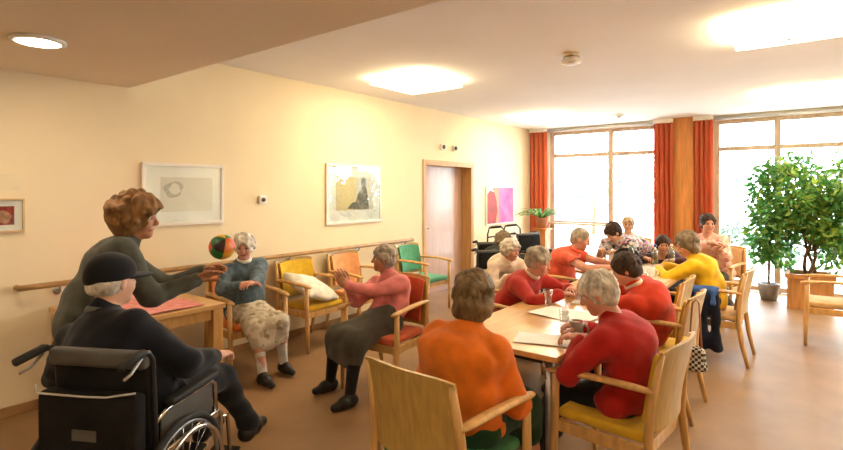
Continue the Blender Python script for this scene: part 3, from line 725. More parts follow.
# ---------------------------------------------------------------- furniture
SEATC = {'green': fabric('green_upholstery', (.05, .22, .09), scale=10), 'yellow': fabric('yellow_upholstery', (.74, .46, .03), scale=10), 'orange': fabric('orange_upholstery', (.72, .20, .05), scale=10),
         'peach': fabric('peach_upholstery', (.78, .36, .15), scale=10), 'teal': fabric('sea_green_upholstery', (.10, .36, .20), scale=10), 'tan': fabric('tan_upholstery', (.66, .42, .20), scale=10), 'rust': fabric('rust_upholstery', (.62, .12, .05), scale=10)}
CH = {}
def chair_at(label, x, y, f, colour='yellow', group=None):
    if colour not in CH:
        t = empty('armchair')
        m = SEATC[colour]
        b = BM(); box(b, Vector((0, .01, .425)), (.49, .48, .055), None, .022, 3); obj('seat', b, m, t, True)
        b = BM()
        for s in (-1, 1): bx(b, s*.255-.012, s*.255+.012, -.235, .235, .335, .395, .004)
        bx(b, -.245, .245, .215, .24, .335, .395, .004); bx(b, -.245, .245, -.245, -.22, .335, .395, .004); obj('seat_frame', b, M_wood, t)
        for s in (-1, 1):
            b = BM(); tube(b, [(s*.268, .262, 0), (s*.272, .258, .2), (s*.275, .25, .42), (s*.275, .245, .648)], [.017, .021, .024, .021], 8); obj('leg', b, M_wood, t, True)
            b = BM(); tube(b, [(s*.262, -.335, 0), (s*.265, -.285, .2), (s*.265, -.255, .42), (s*.258, -.268, .62), (s*.245, -.315, .845)], [.016, .021, .024, .021, .016], 8); obj('leg', b, M_wood, t, True)
            b = BM(); n = 12; L_ = []
            for i in range(n+1):
                u = i/n; yy = .305-.585*u; L_.append((s*(.272+.014*math.sin(PI*u)-.012*u), yy, .660+.012*math.sin(PI*u*.9)-.012*(1-u)**3))
            tube(b, L_, [.022]+[.029]*(n-2)+[.026, .02], 10, flat=.55); obj('armrest', b, M_wood, t, True)
        def pan(y_off, th, z0, z1, wd, bev):
            b = BM(); nu, nv = 14, 8; A = []; B = []
            for j in range(nv+1):
                v = j/nv; z = z0+(z1-z0)*v; yy = -.262-.075*max(0, (z-.5)/.38)**1.3+y_off
                ra, rb = [], []
                for i in range(nu+1):
                    u = -1+2*i/nu; wv = wd*(1-.035*(1-v)); e = .016*(abs(u)**4)*(v > .99)
                    yc = yy+.045*u*u
                    ra.append(b.verts.new((u*wv, yc, z-e))); rb.append(b.verts.new((u*wv, yc-th, z-e)))
                A.append(ra); B.append(rb)
            for j in range(nv):
                for i in range(nu):
                    b.faces.new((A[j][i], A[j][i+1], A[j+1][i+1], A[j+1][i])); b.faces.new((B[j][i], B[j+1][i], B[j+1][i+1], B[j][i+1]))
            for i in range(nu): b.faces.new((A[0][i], B[0][i], B[0][i+1], A[0][i+1])); b.faces.new((A[nv][i], A[nv][i+1], B[nv][i+1], B[nv][i]))
            for j in range(nv): b.faces.new((A[j][0], A[j+1][0], B[j+1][0], B[j][0])); b.faces.new((A[j][nu], B[j][nu], B[j+1][nu], A[j+1][nu]))
            return b
        obj('backrest', pan(-.02, .018, .46, .87, .262, 0), M_woodh, t, 'auto'); obj('back_cushion', pan(.008, .028, .50, .845, .222, 0), m, t, 'auto')
        CH[colour] = t; r = t
    else: r = copy_tree(CH[colour])
    r.scale = (.95, .93, 1)
    r.location = (x, y, 0); r.rotation_euler = (0, 0, yaw_of(f)); prop(r, label, 'armchair', group or 'wooden armchairs'); return r

WC = []
def wheelchair_at(label, x, y, f):
    if not WC:
        t = empty('wheelchair'); WC.append(t)
        b = BM()
        for s in (-1, 1):
            X = s*.225
            tube(b, [(X, -.20, .20), (X, .22, .20), (X, .27, .25), (X, .28, .46), (X, .25, .485), (X, -.205, .485)], .0115, 10)
            tube(b, [(X, .27, .44), (X, .34, .42), (X*.85, .43, .14)], .010, 10)
            tube(b, [(X, -.22, .63), (X, -.14, .66), (X, .18, .66), (X, .22, .63), (X, .23, .49)], .0115, 10)
        tube(b, [(-.225, -.15, .22), (.225, .15, .46)], .010, 8); tube(b, [(.225, -.15, .22), (-.225, .15, .46)], .010, 8); tube(b, [(-.225, -.2, .24), (.225, -.2, .24)], .010, 8)
        obj('frame', b, M_chrome, t, True)
        for s in (-1, 1): b = BM(); X = s*.225; tube(b, [(X, -.20, .18), (X, -.21, .5), (X, -.235, .90), (X, -.26, .935), (X, -.31, .945)], .0115, 10); obj('back_post', b, M_blackm, t, True)
        b = BM(); box(b, Vector((0, .03, .485)), (.43, .44, .045), None, .015, 2); obj('seat', b, M_black, t, True)
        b = BM(); box(b, Vector((0, -.225, .70)), (.44, .05, .44), Matrix.Rotation(.06, 3, 'X'), .02, 3); obj('backrest', b, M_black, t, True)
        b = BM(); box(b, Vector((0, -.262, .905)), (.45, .05, .075), Matrix.Rotation(.06, 3, 'X'), .02, 3); obj('back_pad', b, M_greyp, t, True)
        bag = BM(); box(bag, Vector((0, -.30, .60)), (.45, .075, .36), None, .022, 3); bg_ = obj('back_bag', bag, M_black, t, True)
        b = BM(); tube(b, [(-.24, -.32, .80), (-.215, -.338, .775), (0, -.342, .775), (.10, -.342, .778), (.225, -.335, .80)], .0042, 8); obj('piping', b, mat('pale_piping', (.55, .54, .50), rough=.5), bg_, True)
        b = BM(); bx(b, -.055, .055, -.341, -.337, .595, .640, .003); bd = obj('badge', b, M_greyp, bg_)
        for s in (-1, 1):
            b = BM(); tube(b, [(s*.225, -.285, .943), (s*.226, -.30, .945), (s*.23, -.42, .925)], [.014, .018, .0165], 10); obj('push_handle', b, M_rubber, t, True)
            b = BM(); tube(b, [(s*.226, -.30, .925), (s*.228, -.36, .885), (s*.23, -.40, .875)], .006, 8); obj('brake_lever', b, M_steel, t, True)
            b = BM(); box(b, Vector((s*.235, .03, .688)), (.055, .36, .032), None, .012, 3); obj('armrest', b, M_rubber, t, True)
            b = BM(); bx(b, s*.222-.004, s*.222+.004, -.18, .20, .50, .655, .002); obj('skirt_guard', b, M_greyp, t)
            wo = empty('wheel', (s*.272, -.10, .305)); wo.parent = t
            ring = lambda R, X=0: [(X, R*math.cos(2*PI*i/40), R*math.sin(2*PI*i/40)) for i in range(40)]
            b = BM(); tube(b, ring(.287), .017, 10, True); obj('tire', b, M_rubber, wo, True)
            b = BM(); tube(b, ring(.266), .010, 8, True); obj('rim', b, M_steel, wo, True)
            b = BM(); tube(b, ring(.245, s*.042), .0095, 8, True)
            for k in range(6): a = 2*PI*k/6; tube(b, [(s*.04, .245*math.cos(a), .245*math.sin(a)), (s*.004, .264*math.cos(a), .264*math.sin(a))], .004, 6)
            obj('handrim', b, M_chrome, wo, True)
            b = BM()
            for k in range(24):
                a = 2*PI*k/24; a2 = a+(.5 if k % 2 else -.5); tube(b, [(s*(.018 if k % 3 else -.012), .03*math.cos(a2), .03*math.sin(a2)), (0, .262*math.cos(a), .262*math.sin(a))], .0016, 5)
            lathe(b, [(0, -.03), (.022, -.03), (.03, -.02), (.03, .02), (.022, .03), (0, .03)], (0, 0, 0), 16, Matrix.Rotation(PI/2, 3, 'Y')); obj('spokes', b, M_chrome, wo, True)
            co = empty('caster', (s*.215, .285, 0)); co.parent = t
            b = BM(); tube(b, [(0, .085*math.cos(2*PI*i/24), .09+.075*math.sin(2*PI*i/24)) for i in range(24)], .015, 8, True); lathe(b, [(0, -.012), (.066, -.008), (.066, .008), (0, .012)], (0, 0, .09), 20, Matrix.Rotation(PI/2, 3, 'Y')); obj('caster_wheel', b, M_rubber, co, True)
            b = BM(); tube(b, [(-.022, 0, .09), (-.022, 0, .18), (0, 0, .20), (0, 0, .235)], .008, 8); tube(b, [(.022, 0, .09), (.022, 0, .18), (0, 0, .20)], .008, 8); tube(b, [(-.025, 0, .09), (.025, 0, .09)], .006, 8); obj('fork', b, M_chrome, co, True)
            b = BM(); box(b, Vector((s*.105, .47, .125)), (.16, .17, .016), Matrix.Rotation(.2, 3, 'X'), .006, 2); obj('footplate', b, M_rubber, t, True)
        r = t
    else: r = copy_tree(WC[0])
    r.location = (x, y, 0); r.rotation_euler = (0, 0, yaw_of(f)); prop(r, label, 'wheelchair', 'wheelchairs'); return r

def long_table(label, x0, x1, y0, y1):
    cx, cy = (x0+x1)/2, (y0+y1)/2; hx, hy = (x1-x0)/2, (y1-y0)/2
    t = empty('dining_table', (cx, cy, 0), 0, label, 'table', 'tables pushed together')
    b = BM(); bx(b, -hx, hx, -hy+.001, hy-.001, .712, .742, .004); obj('tabletop', b, M_table, t)
    b = BM()
    for s in (-1, 1): bx(b, s*(hx-.10)-.012, s*(hx-.10)+.012, -hy+.1, hy-.1, .665, .712, .003); bx(b, -hx+.1, hx-.1, s*(hy-.10)-.012, s*(hy-.10)+.012, .665, .712, .003)
    obj('under_frame', b, M_blackm, t)
    for sx in (-1, 1):
        for sy in (-1, 1):
            b = BM(); X, Y = sx*(hx-.075), sy*(hy-.075); tube(b, [(X, Y, .012), (X, Y, .70)], .019, 12); lg = obj('leg', b, M_steel, t, True)
            b = BM(); lathe(b, [(0, .0), (.026, 0), (.026, .014), (.019, .02), (0, .02)], (X, Y, 0), 12); obj('foot', b, M_rubber, lg, True)
            b = BM(); tube(b, [(X-.05*sx, Y-.05*sy, .69), (X-.02*sx, Y-.02*sy, .665), (X, Y, .60)], [.02, .026, .02], 10); obj('bracket', b, M_chrome, lg, True)
TX0, TX1 = -1.77, -1.03
long_table('nearest long wooden table with papers, in the middle of the room', TX0, TX1, 2.47, 4.36)
long_table('farther wooden table under the cream cloth, nearest the windows', TX0, TX1, 4.36, 6.26)

# side table at the wall
t = empty('side_table', (-4.0, 1.72, 0), 0, 'square wooden table against the left wall with a red cloth', 'table')
b = BM(); bx(b, -.45, .45, -.44, .44, .70, .74, .006); obj('tabletop', b, M_table, t)
b = BM()
for s in (-1, 1): bx(b, s*.40-.012, s*.40+.012, -.36, .36, .62, .70); bx(b, -.36, .36, s*.39-.012, s*.39+.012, .62, .70)
obj('apron', b, M_wood, t)
for sx in (-1, 1):
    for sy in (-1, 1): b = BM(); box(b, Vector((sx*.395, sy*.385, .35)), (.085, .085, .70), None, .008, 2); obj('leg', b, M_wood, t)
M_cloth = fabric('red_pink_patterned_cloth', (.62, .10, .10), scale=16, col2=(.75, .38, .33))
def drape(name, pts_fn, nu, nv, m, th=.006):
    b = BM(); A = [[b.verts.new(pts_fn(i/nu, j/nv)) for i in range(nu+1)] for j in range(nv+1)]
    for j in range(nv):
        for i in range(nu): b.faces.new((A[j][i], A[j][i+1], A[j+1][i+1], A[j+1][i]))
    bmesh.ops.recalc_face_normals(b, faces=b.faces[:])
    if sum(f.normal.z for f in b.faces) < 0: bmesh.ops.reverse_faces(b, faces=b.faces[:])
    top = b.faces[:]; ex = bmesh.ops.extrude_face_region(b, geom=top); vs = [v for v in ex['geom'] if isinstance(v, bmesh.types.BMVert)]
    for v in vs: v.co.z += th
    return obj(name, b, m, None, 'auto')
o = drape('table_runner', lambda u, v: (-4.38+.80*u, 1.40+.60*v+.01*math.sin(9*u), .748+.004*math.sin(14*u+5*v)*math.sin(9*v)), 24, 18, M_cloth, .004); prop(o, 'red and pink patterned cloth spread on the side table', 'cloth')
o = drape('tablecloth', lambda u, v: (TX0+.04+.66*u, 4.55+1.55*v, .7465+.003*math.sin(18*u+7*v)*math.sin(11*v)), 26, 40, fabric('cream_cloth', (.74, .60, .42), scale=8), .003); prop(o, 'cream cloth lying on the farther table', 'tablecloth')

# empty / taken chairs
def cw(lat, d): p = W(lat, d); return p.x, p.y
chair_at('armchair with a wide ochre back, under the woman in the orange sweater', *cw(.135, 2.33), DV(.66, .75), 'green')
chair_at('armchair with yellow seat under the white haired woman in red, nearest on the right', *cw(1.05, 2.70), DV(-.73, .68), 'yellow')
chair_at('armchair under the dark haired person in red', -.95, 4.10, (-1, .03, 0), 'yellow')
chair_at('empty armchair between the dark haired person in red and the person in yellow', -1.12, 4.74, (-1, -.03, 0), 'yellow')
chair_at('armchair under the person in the yellow top', -.76, 5.64, (-1, .02, 0), 'tan')
chair_at('armchair under the grey haired woman in the red cardigan', -2.10, 3.88, (1, 0, 0), 'yellow')
chair_at('armchair under the man in the coral polo shirt', -2.22, 5.45, (1, .1, 0), 'tan')
chair_at('armchair under the small dark haired person at the table end', -1.36, 6.68, (0, -1, 0), 'tan')
chair_at('armchair under the person in the peach top before the pillar', -.98, 7.50, (-.25, -1, 0), 'tan')
chair_at('armchair under the sandy haired person by the window door', -2.2, 7.98, (-.1, -1, 0), 'tan')
chair_at('armchair with orange seat under the woman in the blue grey cardigan', -4.06, 2.67, (1, -.12, 0), 'orange')
chair_at('armchair with yellow seat and back against the left wall, holding a white cushion', -4.14, 3.50, (1, 0, 0), 'yellow')
chair_at('empty armchair with peach back against the left wall, beside the yellow one', -4.14, 4.22, (1, 0, 0), 'peach')
chair_at('empty armchair with sea green back and seat beside the door', -4.12, 5.40, (1, 0, 0), 'teal')
chair_at('armchair with orange back under the person in the pink blouse', -2.79, 3.14, (.12, -1, 0), 'rust')
chair_at('empty armchair with tan seat at the right edge, in front of the potted ficus', .19, 6.80, (-1, 0, 0), 'tan')

p = W(-1.295, 2.36); wheelchair_at('black wheelchair under the man in the dark cap, nearest the camera', p.x, p.y, DV(.16, 1))
wheelchair_at('black wheelchair under the white haired woman in cream', -2.55, 4.75, (.75, -.66, 0)); wheelchair_at('black wheelchair under the person in dark clothes behind the woman in cream', -3.0, 5.5, (.75, -.66, 0))
wheelchair_at('empty black wheelchair parked before the far left curtain', -3.2, 7.05, (1, -.35, 0))

# white cushion on the yellow chair
f = Fld((-.3, -.3, -.12), (.3, .3, .12), .009); f.ell((0, 0, 0), (.25, .25, .075), k=0); f.cone((-.2, -.2, 0), (.2, .2, 0), .03, .03, .06); f.cone((-.2, .2, 0), (.2, -.2, 0), .03, .03, .06); f.wave(.004, (14, 30), 2)
V, Q = f.mesh(); Rm = np.array(Matrix.Rotation(.40, 3, 'Y') @ Matrix.Rotation(-.25, 3, 'X')); V = V@Rm.T+np.array((-4.10, 3.46, .60))
o = rawobj('cushion', V, Q, fabric('white_cushion_cover', (.78, .72, .62))); prop(o, 'large white cushion propped on the yellow armchair', 'cushion')

# ball in flight
bp = PX(222, 247, 3.55); cols = [(.65, .06, .03), (.02, .22, .05), (.75, .40, .03), (.02, .16, .06), (.05, .02, .02), (.70, .20, .04)]
mats = [mat('ball_panel_%d' % i, c, rough=.4, var=.05) for i, c in enumerate(cols)]
b = BM(); bmesh.ops.create_uvsphere(b, u_segments=36, v_segments=18, radius=.088)
for fc in b.faces:
    c = fc.calc_center_median(); a = (math.atan2(c.y, c.x)+PI)/(2*PI)*6; fc.material_index = (int(a)+(3 if c.z > .03 else 0)+(1 if c.z < -.05 else 0)) % 6
o = obj('beach_ball', b, mats, None, True, loc=bp); o.rotation_euler = (.6, .5, .8); prop(o, 'multicoloured ball in the air between two women', 'ball')

# things on the long table
def sheet(x, y, rz, sx, sy, label, k):
    o = drape('paper_sheet', lambda u, v: ((u-.5)*sx, (v-.5)*sy, .0035+.003*abs(math.sin(3*u+2*v+k))), 6, 6, M_paper, .0012); o.location = (x, y, .742); o.rotation_euler = (0, 0, rz); prop(o, label, 'paper', 'papers on the near table')
sheet(-1.22, 2.72, .3, .30, .21, 'white paper sheet at the near corner of the table', 0)
sheet(-1.34, 3.36, -.2, .42, .30, 'large white paper in the middle of the near table', 1)
sheet(-1.26, 3.90, .2, .42, .30, 'large white paper before the dark haired person in red', 2)
sheet(-1.5, 4.12, .5, .30, .21, 'white paper before the grey haired woman in red', 3)
def glass(x, y, label, z=.742, r=.033, h=.12):
    b = BM(); lathe(b, [(0, .0), (r*.8, 0), (r, h), (r*.93, h), (r*.74, .008), (0, .008)], (0, 0, .001), 20); o = obj('drinking_glass', b, M_cup, None, True, (x, y, z)); prop(o, label, 'glass', 'drinking glasses')
q = W(.88, 3.12); glass(q.x, q.y, 'clear glass beside the hand of the white haired woman in red')
glass(-1.55, 3.55, 'clear glass before the grey haired woman in the red cardigan')
glass(-1.2, 4.85, 'clear glass on the cream cloth, nearest the empty chair', .75)
glass(-1.5, 5.75, 'clear glass on the cream cloth before the man in coral', .75)
def mug(x, y, m, label, z):
    t = empty('mug', (x, y, z), 0, label, 'mug'); b = BM(); lathe(b, [(0, 0), (.036, 0), (.041, .01), (.041, .092), (.037, .092), (.035, .012), (0, .012)], seg=22); obj('cup', b, m, t, True)
    b = BM(); tube(b, arcp((.042, 0, .047), .026, -PI/2, PI/2, 10, 1), .006, 8); obj('handle', b, m, t, True)
q = W(.91, 2.97); mug(q.x, q.y, mat('grey_pottery', (.30, .24, .19), rough=.4), 'brown grey mug by the hands of the white haired woman in red', .742)
mug(-1.25, 5.3, M_white, 'white mug on the cream cloth near the person in yellow', .75)
def bottle(x, y, label, m, mc, z=.75):
    t = empty('bottle', (x, y, z), 0, label, 'bottle', 'bottles on the far table'); b = BM(); lathe(b, [(0, 0), (.034, .0), (.036, .01), (.036, .15), (.028, .185), (.014, .21), (.013, .235), (0, .235)], seg=18); obj('body', b, m, t, True)
    b = BM(); lathe(b, [(0, .232), (.016, .232), (.016, .255), (0, .257)], seg=14); obj('cap', b, mc, t, 'auto')
M_bot = glassy('pale_bottle_glass', (.80, .90, .90), face=.15)
bottle(-1.36, 5.95, 'clear bottle with blue cap at the end of the far table', M_bot, mat('blue_plastic', (.05, .15, .5), rough=.4)); bottle(-1.22, 6.08, 'clear bottle with white cap at the end of the far table', M_bot, M_white)
bottle(-1.62, 5.98, 'green bottle at the far left corner of the table', glassy('green_bottle_glass', (.35, .65, .45), face=.12), M_white)
t = empty('handbag', (-1.68, 6.02, .75), .4, 'rounded black bag standing on the far left end of the table', 'bag')
f = Fld((-.16, -.1, 0), (.16, .1, .22), .008); f.ell((0, 0, .09), (.14, .075, .10), k=0); f.cone((-.09, 0, .045), (.09, 0, .045), .05, .05, .04); f.halfspace((0, 0, -1), -.004); V, Q = f.mesh(); rawobj('body', V, Q, M_black, t)
b = BM(); tube(b, arcp((0, 0, .16), .075, 0, PI, 14, 1), .008, 8); obj('handle', b, M_blackm, t, True)

# patterned bag on the chair of the dark haired person
t = empty('shoulder_bag', (-.625, 3.85, .56), PI/2, 'black and white patterned bag hanging on the armchair of the dark haired person in red', 'bag')
f = Fld((-.07, -.14, -.3), (.07, .14, .02), .007); f.cone((0, -.03, -.05), (0, .03, -.05), .022, .022, .03); f.cone((0, -.04, -.15), (0, .04, -.15), .03, .03, .03); f.ell((0, 0, -.1), (.032, .065, .085), k=.03); f.wave(.003, (30,), 4); V, Q = f.mesh()
def checker(name, c1, c2, sc, kind='checker'):
    m = mat(name, c1, rough=.85); N = m.node_tree.nodes; L = m.node_tree.links; pb = N['Principled BSDF']; tc = N.new('ShaderNodeTexCoord')
    if kind == 'checker': ck = N.new('ShaderNodeTexChecker'); ck.inputs['Scale'].default_value = sc; ck.inputs[1].default_value = (*c1, 1); ck.inputs[2].default_value = (*c2, 1); L.new(tc.outputs['Object'], ck.inputs[0]); L.new(ck.outputs[0], pb.inputs['Base Color'])
    else:
        v = N.new('ShaderNodeTexVoronoi'); v.inputs['Scale'].default_value = sc; cr = N.new('ShaderNodeValToRGB'); cr.color_ramp.interpolation = 'CONSTANT'
        cs = c2 if isinstance(c2[0], (tuple, list)) else [c2]; el = cr.color_ramp.elements; el[0].color = (*cs[0], 1); el[1].position = .55; el[1].color = (*c1, 1)
        for i, c in enumerate(cs[1:]): e = el.new(.18+.15*i); e.color = (*c, 1)
        sp = N.new('ShaderNodeSeparateColor'); L.new(tc.outputs['Object'], v.inputs['Vector']); L.new(v.outputs['Color'], sp.inputs[0]); L.new(sp.outputs[0], cr.inputs[0]); L.new(cr.outputs[0], pb.inputs['Base Color'])
    return m
rawobj('body', V, Q, checker('black_white_pattern', (.03, .03, .03), (.75, .72, .65), 55), t)
b = BM(); tube(b, [(0, -.04, -.06), (.0, -.03, .1), (.015, -.02, .27), (.03, .0, .295), (.015, .02, .27), (0, .03, .1), (0, .04, -.06)], .006, 8); obj('strap', b, mat('tan_leather', (.42, .17, .06), rough=.5), t, True)

# jacket over the armrest
t = empty('jacket', (-.80, 5.37, 0), PI/2, 'navy jacket with blue lining hanging over the armrest beside the person in yellow', 'jacket')
f = Fld((-.15, -.2, .05), (.15, .2, .75), .009); f.cone((.0, -.10, .60), (.0, .10, .60), .035, .035, .03); f.cone((.01, -.09, .62), (.02, -.10, .16), .035, .045, .05); f.cone((.01, .08, .62), (.02, .09, .13), .035, .045, .05); f.cone((.015, 0, .6), (.025, 0, .15), .035, .045, .05); f.wave(.005, (24, 50), 8)
V, Q = f.mesh(); V[:, 0] = -V[:, 0]; Q = Q[:, ::-1]; rawobj('body', V, Q, fabric('navy_jacket_cloth', (.010, .014, .035)), t)
f = Fld((-.12, -.2, .5), (.12, .2, .8), .008); f.cone((.0, -.09, .665), (.0, .09, .665), .042, .042, .02); f.cone((.04, -.08, .66), (.055, -.08, .56), .025, .03, .04); f.cone((.04, .04, .66), (.055, .06, .58), .025, .03, .04); f.wave(.004, (30,), 3); V, Q = f.mesh(); V[:, 0] = -V[:, 0]; Q = Q[:, ::-1]; rawobj('lining', V, Q, fabric('blue_lining', (.05, .13, .42)), t)

# walking frame under the poster
t = empty('walking_frame', (-4.18, 7.75, 0), 0, 'dark metal walking frame standing by the wall under the pink poster', 'walking frame')
for s in (-1, 1): b = BM(); tube(b, [(-.18, s*.28, .0), (-.16, s*.28, .85), (-.13, s*.28, .96), (.10, s*.28, .99), (.16, s*.28, .93), (.2, s*.28, .0)], .014, 8); tube(b, [(-.165, s*.28, .45), (.18, s*.28, .45)], .011, 8); tube(b, [(-.165, s*.28, .70), (.17, s*.28, .70)], .009, 8); obj('side_frame', b, M_blackm, t, True)
b = BM(); tube(b, [(-.16, -.28, .80), (-.16, .28, .80)], .012, 8); tube(b, [(-.165, -.28, .5), (-.165, .28, .5)], .012, 8); obj('crossbar', b, M_blackm, t, True)
for s in (-1, 1): b = BM(); tube(b, [(-.10, s*.28, .968), (.09, s*.28, .992)], .02, 8); obj('grip', b, M_rubber, t, True)

# ---------------------------------------------------------------- plants
rng = np.random.RandomState(11)
t = empty('potted_ficus', (-.02, 8.72, 0), 0, 'large bushy ficus in a wooden box planter before the right window', 'plant')
b = BM(); hw, hh_ = .25, .46
for a, c in (((-hw, hw, -hw, -hw+.025), 0), ((-hw, hw, hw-.025, hw), 0), ((-hw, -hw+.025, -hw+.025, hw-.025), 0), ((hw-.025, hw, -hw+.025, hw-.025), 0)): bx(b, *a, .0, hh_, .004)
for s in (-1, 1): bx(b, -hw-.02, hw+.02, s*(hw+.005)-.02, s*(hw+.005)+.02, hh_-.05, hh_+.01, .004); bx(b, s*(hw+.005)-.02, s*(hw+.005)+.02, -hw+.015, hw-.015, hh_-.05, hh_+.01, .004)
obj('planter', b, mat('orange_planter_wood', (.55, .26, .09), rough=.45, var=.12, scale=5, stretch=(5, 5, .6)), t)
b = BM(); bx(b, -hw+.025, hw-.025, -hw+.025, hw-.025, .02, hh_-.04); obj('soil', b, M_soil, t)
b = BM(); cent = []
for k in range(3):
    a = 2*PI*k/3; pts = [(.07*math.cos(a+.8*i)*(1-.05*i), .07*math.sin(a+.8*i)*(1-.05*i), .40+.14*i) for i in range(7)]; tube(b, pts, [.024-.0018*i for i in range(7)], 8)
for k in range(46):
    z0 = .75+.5*rng.rand(); a = rng.rand()*6.28; rr = (.22+.46*rng.rand()); z1 = .62+1.42*rng.rand()
    rr *= math.sqrt(max(.12, 1-((z1-1.3)/.95)**2)); e = (rr*math.cos(a), rr*math.sin(a)*.85, z1)
    tube(b, [(.03*math.cos(a), .03*math.sin(a), z0), (e[0]*.5, e[1]*.5, (z0+z1)/2+.08), e], [.011, .007, .003], 6); cent.append((e, .17)); cent.append(((e[0]*.6, e[1]*.6, (z0+z1)/2+.1), .15))
obj('trunk', b, M_bark, t, True)
b = BM(); leafset(b, cent, .10, 48, 1, rng, .45, .45, .38); obj('foliage', b, [M_leaf, M_leafy], t)
t = empty('climbing_plant', (-.50, 8.95, 0), 0, 'tall narrow climbing plant in a grey pot left of the ficus', 'plant')
b = BM(); lathe(b, [(0, 0), (.10, 0), (.135, .22), (.14, .24), (.125, .24), (.12, .2), (0, .2)], seg=24); obj('pot', b, mat('grey_pot', (.32, .32, .34), rough=.5), t, True)
b = BM(); tube(b, [(0, 0, .18), (.01, .01, 1.0), (0, 0, 1.95)], [.016, .014, .010], 8); cent = []
for k in range(30): z = .5+1.45*k/30; a = k*2.4; r = .10+.10*rng.rand(); e = (r*math.cos(a), r*math.sin(a), z+.06); tube(b, [(0, 0, z), e], [.005, .003], 5); cent.append((e, .12))
obj('stem', b, M_bark, t, True)
b = BM(); leafset(b, cent, .10, 36, 1, rng, .5, .6, .05); obj('foliage', b, [M_leaf, M_leafy], t)
t = empty('potted_palm', (-3.88, 8.62, 0), 0, 'small arching palm on a wooden plant stand by the left curtain', 'plant')
b = BM(); bx(b, -.13, .13, -.13, .13, 0, .03, .004); bx(b, -.11, .11, -.11, .11, .03, .88, .006); bx(b, -.14, .14, -.14, .14, .88, .91, .004); obj('stand', b, M_pillar, t)
b = BM(); lathe(b, [(0, .91), (.085, .91), (.115, 1.08), (.12, 1.10), (.105, 1.10), (.10, 1.07), (0, 1.07)], seg=20); obj('pot', b, mat('terracotta', (.50, .22, .10), rough=.7), t, True)
b = BM()
for k in range(44):
    a = rng.rand()*6.28; ln = .38+.2*rng.rand(); lift = .45+.9*rng.rand(); prev = None; dirv = Vector((math.cos(a), math.sin(a), 0)); sd = Vector((-math.sin(a), math.cos(a), 0))
    for i in range(8):
        u = i/7; c = dirv*ln*u+Vector((0, 0, 1.08+.30*lift*(u*1.5-u*u*1.25))); wv = .017*math.sin(PI*min(1, u*.9+.1))+.001
        row = [b.verts.new(c-sd*wv+Vector((0, 0, .006))), b.verts.new(c), b.verts.new(c+sd*wv+Vector((0, 0, .006)))]
        if prev:
            for q in (0, 1): b.faces.new((prev[q], prev[q+1], row[q+1], row[q]))
        prev = row
obj('fronds', b, M_palm, t)
# ---------------------------------------------------------------- the people
M_jacket = fabric('navy_black_jacket', (.012, .013, .018)); M_dtrous = fabric('black_trousers', (.010, .011, .016)); M_greyc = fabric('grey_green_cardigan', (.085, .085, .068), scale=20)
M_bluec = fabric('blue_grey_cardigan', (.10, .145, .18), scale=30, var=.2); M_wskirt = checker('white_patterned_skirt', (.66, .58, .46), [(.35, .27, .16), (.50, .42, .30)], 26, 'vor')
M_pinkb = fabric('pink_coral_blouse', (.80, .25, .24)); M_gskirt = fabric('dark_grey_skirt', (.075, .066, .05)); M_stock = fabric('black_stockings', (.012, .010, .010)); M_shoeb = mat('black_leather', (.015, .013, .012), rough=.4)
M_orange = fabric('orange_sweater', (.80, .185, .015), scale=9); M_red = fabric('deep_red_sweater', (.46, .018, .014), scale=9); M_red2 = fabric('red_orange_sweater', (.58, .042, .015), scale=9); M_red3 = fabric('red_cardigan', (.48, .03, .02), scale=9)
M_yel = fabric('yellow_jumper', (.86, .52, .02), scale=9); M_navy = fabric('navy_trousers', (.012, .018, .045)); M_creamt = fabric('cream_pink_cardigan', (.84, .68, .55)); M_darkt = fabric('dark_green_grey_top', (.035, .038, .035))
M_coral = fabric('coral_polo', (.80, .13, .07)); M_flor = checker('floral_top', (.70, .64, .64), [(.08, .07, .12), (.55, .16, .25), (.35, .35, .45)], 34, 'vor'); M_dot = fabric('dark_wine_top', (.07, .02, .03)); M_peacht = checker('peach_top', (.80, .42, .33), [(.80, .62, .55), (.70, .25, .22), (.82, .55, .45)], 30, 'vor'); M_sandt = fabric('pale_sand_top', (.72, .60, .46))
M_sock = fabric('white_sock', (.72, .70, .66)); M_whitec = fabric('white_collar', (.80, .76, .70)); M_greent = fabric('dark_green_skirt', (.02, .07, .03)); M_cap = fabric('black_cap', (.012, .012, .015))

def ank(lat, d, z=.085): return W(lat, d, z)
